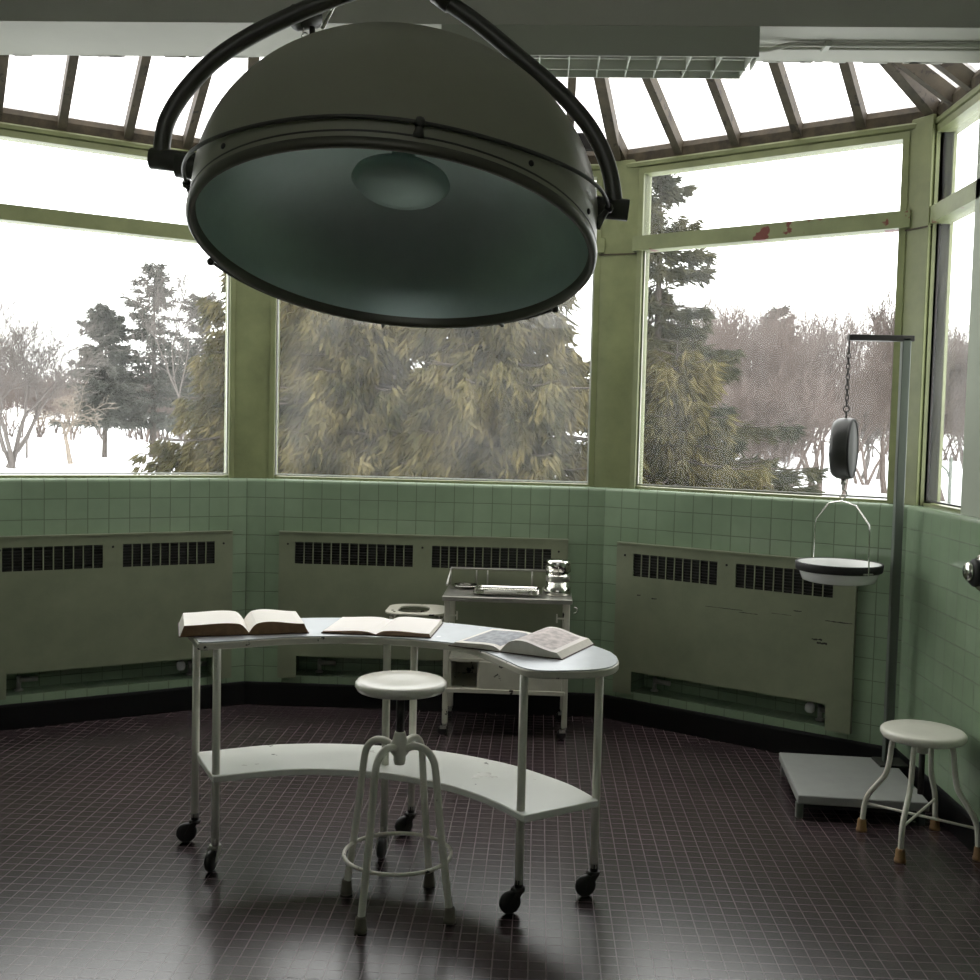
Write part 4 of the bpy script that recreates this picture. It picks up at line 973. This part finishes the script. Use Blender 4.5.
# three dense weeping spruces close outside the middle window, one taller spruce at its right
conifer('spruce', 'drooping olive spruce outside, its edge showing in the left window beside the post', ground_at(258, 20.5), 5.6, 2.3, 1, 'spruce', hang=.55, dens=1.2, per=46, shape=.6)
conifer('spruce', 'dense weeping spruce filling the left part of the middle window', ground_at(358, 18.5), 6.4, 2.7, 2, 'spruce', hang=.6, dens=1.2, per=50, shape=.5)
conifer('spruce', 'golden-olive weeping spruce filling the right part of the middle window', ground_at(500, 17.5), 6.6, 2.6, 3, 'spruce', hang=.6, dens=1.2, per=50, shape=.5)
conifer('spruce', 'tall spruce with a spire top at the left edge of the right-hand window', ground_at(650, 22), 8.1, 3.7, 4, 'spruce_dark', hang=.2, droop=.3, dens=.8, per=75, shape=1.05, spray=.22)
conifer('spruce', 'short bushy spruce low in the right-hand window, in front of the spire-topped one', ground_at(672, 19.0), 3.9, 2.3, 5, 'spruce', hang=.45, dens=1.2, per=46, shape=.7)

BM = {}
def bare(label, u, D, h, seed, mat='twig', rz=0, group='trees outside the windows', **kw):
    if seed not in BM:
        V, F = bare_mesh(h, seed, **kw); BM[seed] = (fastmesh('branches', V, F, MT[mat]), h)
    me, h0 = BM[seed]
    x, y = ground_at(u, D)
    o = bpy.data.objects.new('bare_tree', me); COL.objects.link(o); o.location = (x, y, GZ - .05); o.rotation_euler = (0, 0, rz); s_ = h / h0; o.scale = (s_, s_, s_)
    return tag(o, label, 'tree', group)
bare('spreading bare tree cut by the left edge of the left window', 8, 50, 8.8, 31, 'twig_grey', first=.16, spread=.6, multi=4, levels=5, twigr=.014)
bare('bare pale tree behind the tall pine, against the sky near the left post', 188, 62, 12.8, 32, 'twig_grey', first=.2, spread=.42, lift=.4, twigr=.014, levels=5)
bare('low bare tree with pale limbs in the middle of the left window', 70, 56, 4.6, 33, 'bark_pale', first=.2, spread=.85, lift=-.1, rz=.4, levels=4, twigr=.025)
# pines of the left window
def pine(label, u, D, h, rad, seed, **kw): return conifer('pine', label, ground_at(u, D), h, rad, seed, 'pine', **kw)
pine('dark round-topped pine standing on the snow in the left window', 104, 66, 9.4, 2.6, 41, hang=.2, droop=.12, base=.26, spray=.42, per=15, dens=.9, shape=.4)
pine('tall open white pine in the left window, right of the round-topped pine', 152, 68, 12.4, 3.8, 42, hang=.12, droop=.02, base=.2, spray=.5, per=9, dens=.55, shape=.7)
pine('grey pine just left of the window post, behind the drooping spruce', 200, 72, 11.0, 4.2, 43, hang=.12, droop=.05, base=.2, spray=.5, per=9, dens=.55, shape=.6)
# right-hand window
KW = dict(first=.09, spread=.5, lift=.35, twigr=.011, rtrunk=.1, kids=3)
bare('bushy bare tree left of the hanging scale, reddish twigs', 728, 38, 7.6, 51, 'thicket', multi=5, levels=5, **KW)
bare('bare reddish tree rising between the spruce and the hanging scale', 762, 44, 8.7, 56, 'thicket', multi=4, levels=5, **KW)
bare('bare reddish tree directly behind the hanging scale', 812, 42, 8.4, 52, 'thicket', multi=5, levels=5, **KW)
bare('wide bare tree behind the reddish ones, just right of the scale chain', 856, 55, 9.0, 57, 'thicket', multi=4, levels=5, **KW)
bare('tall thin bare tree by the right end of the right-hand window', 884, 46, 9.0, 53, 'twig', first=.2, spread=.36, lift=.5, levels=6, twigr=.016)
bare('thin bare sapling close to the chain side of the scale, behind the shrub', 830, 36, 5.6, 60, 'twig', multi=2, levels=5, **KW)
bare('grey bare tree behind the spire-topped spruce branches', 705, 50, 9.2, 61, 'twig_grey', multi=3, levels=5, **KW)
bare('low bare shrub between the short spruce and the hanging scale', 768, 33, 4.4, 59, 'thicket', multi=7, levels=5, first=.1, spread=.6, lift=.2, twigr=.011, rtrunk=.05, kids=3)
bare('small forked bare tree on the snow under the scale drum', 868, 62, 5.4, 54, 'twig_grey', first=.12, spread=.5, multi=3, levels=5, twigr=.02)
bare('bare tree seen through the narrow side window at the far right', 950, 40, 7.4, 55, 'twig', multi=3, levels=6, **KW)
bare('second bare tree behind the forked lamp post at the far right', 972, 52, 7.6, 58, 'twig_grey', multi=3, levels=5, **KW)
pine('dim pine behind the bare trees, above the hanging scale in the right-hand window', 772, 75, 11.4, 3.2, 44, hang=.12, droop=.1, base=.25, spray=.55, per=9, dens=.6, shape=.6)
# far woods: uncountable
V_, F_, off = [], [], 0; rng = np.random.default_rng(9)
tm = [bare_mesh(11, 70 + i, spread=.5, levels=4, multi=3, first=.15, twigr=.05, rtrunk=.14) for i in range(4)]
for i in range(240):
    u = rng.uniform(-60, 1040); D = rng.uniform(120, 190)
    x, y = ground_at(u, D); V, F = tm[i % 4]; a = rng.uniform(0, 2 * PI); s_ = rng.uniform(.7, 1.05)
    R = np.array([[math.cos(a), -math.sin(a), 0], [math.sin(a), math.cos(a), 0], [0, 0, 1]]) * s_
    V_.append(V @ R.T + [x, y, GZ]); F_.append(F + off); off += len(V)
wd = bpy.data.objects.new('distant_woods', fastmesh('distant_woods', np.concatenate(V_), np.concatenate(F_), MT['thicket'])); COL.objects.link(wd)
tag(wd, 'hazy band of bare woods far across the snow', 'woods', kind='stuff')
# little posts in the snow
x, y = ground_at(26, 62); lp = thing('marker_post', 'thin post standing in the snow, far left', 'post', (x, y, GZ)); MB().tube([(0, 0, -.1), (0, 0, 1.3)], .06, 8).build('shaft', MT['bark'], lp)
x, y = ground_at(950, 36); lp = thing('lamp_post', 'grey forked lamp post in the snow beyond the side window', 'lamp post', (x, y, GZ))
MB().tube([(0, 0, -.1), (0, 0, 1.75)], .06, 8).build('shaft', MT['pole'], lp); MB().tube([(0, 0, 1.0), (-.12, 0, 1.3), (-.35, 0, 1.5)], .035, 8).build('arm', MT['pole'], lp)

# ------------------------------------------------------------------ light: overcast sky
w = bpy.data.worlds.new('world'); S.world = w; w.use_nodes = True
nt = w.node_tree; bg = nt.nodes['Background']; bg.inputs[0].default_value = (1, .995, .975, 1); bg.inputs[1].default_value = 4.2
S.view_settings.view_transform = 'Standard'; S.view_settings.look = 'None'; S.view_settings.gamma = 1; S.view_settings.exposure = 0
S.view_settings.use_curve_mapping = False
S.cycles.max_bounces = 10; S.cycles.diffuse_bounces = 6; S.cycles.transparent_max_bounces = 16; S.cycles.glossy_bounces = 4
S.cycles.use_denoising = True
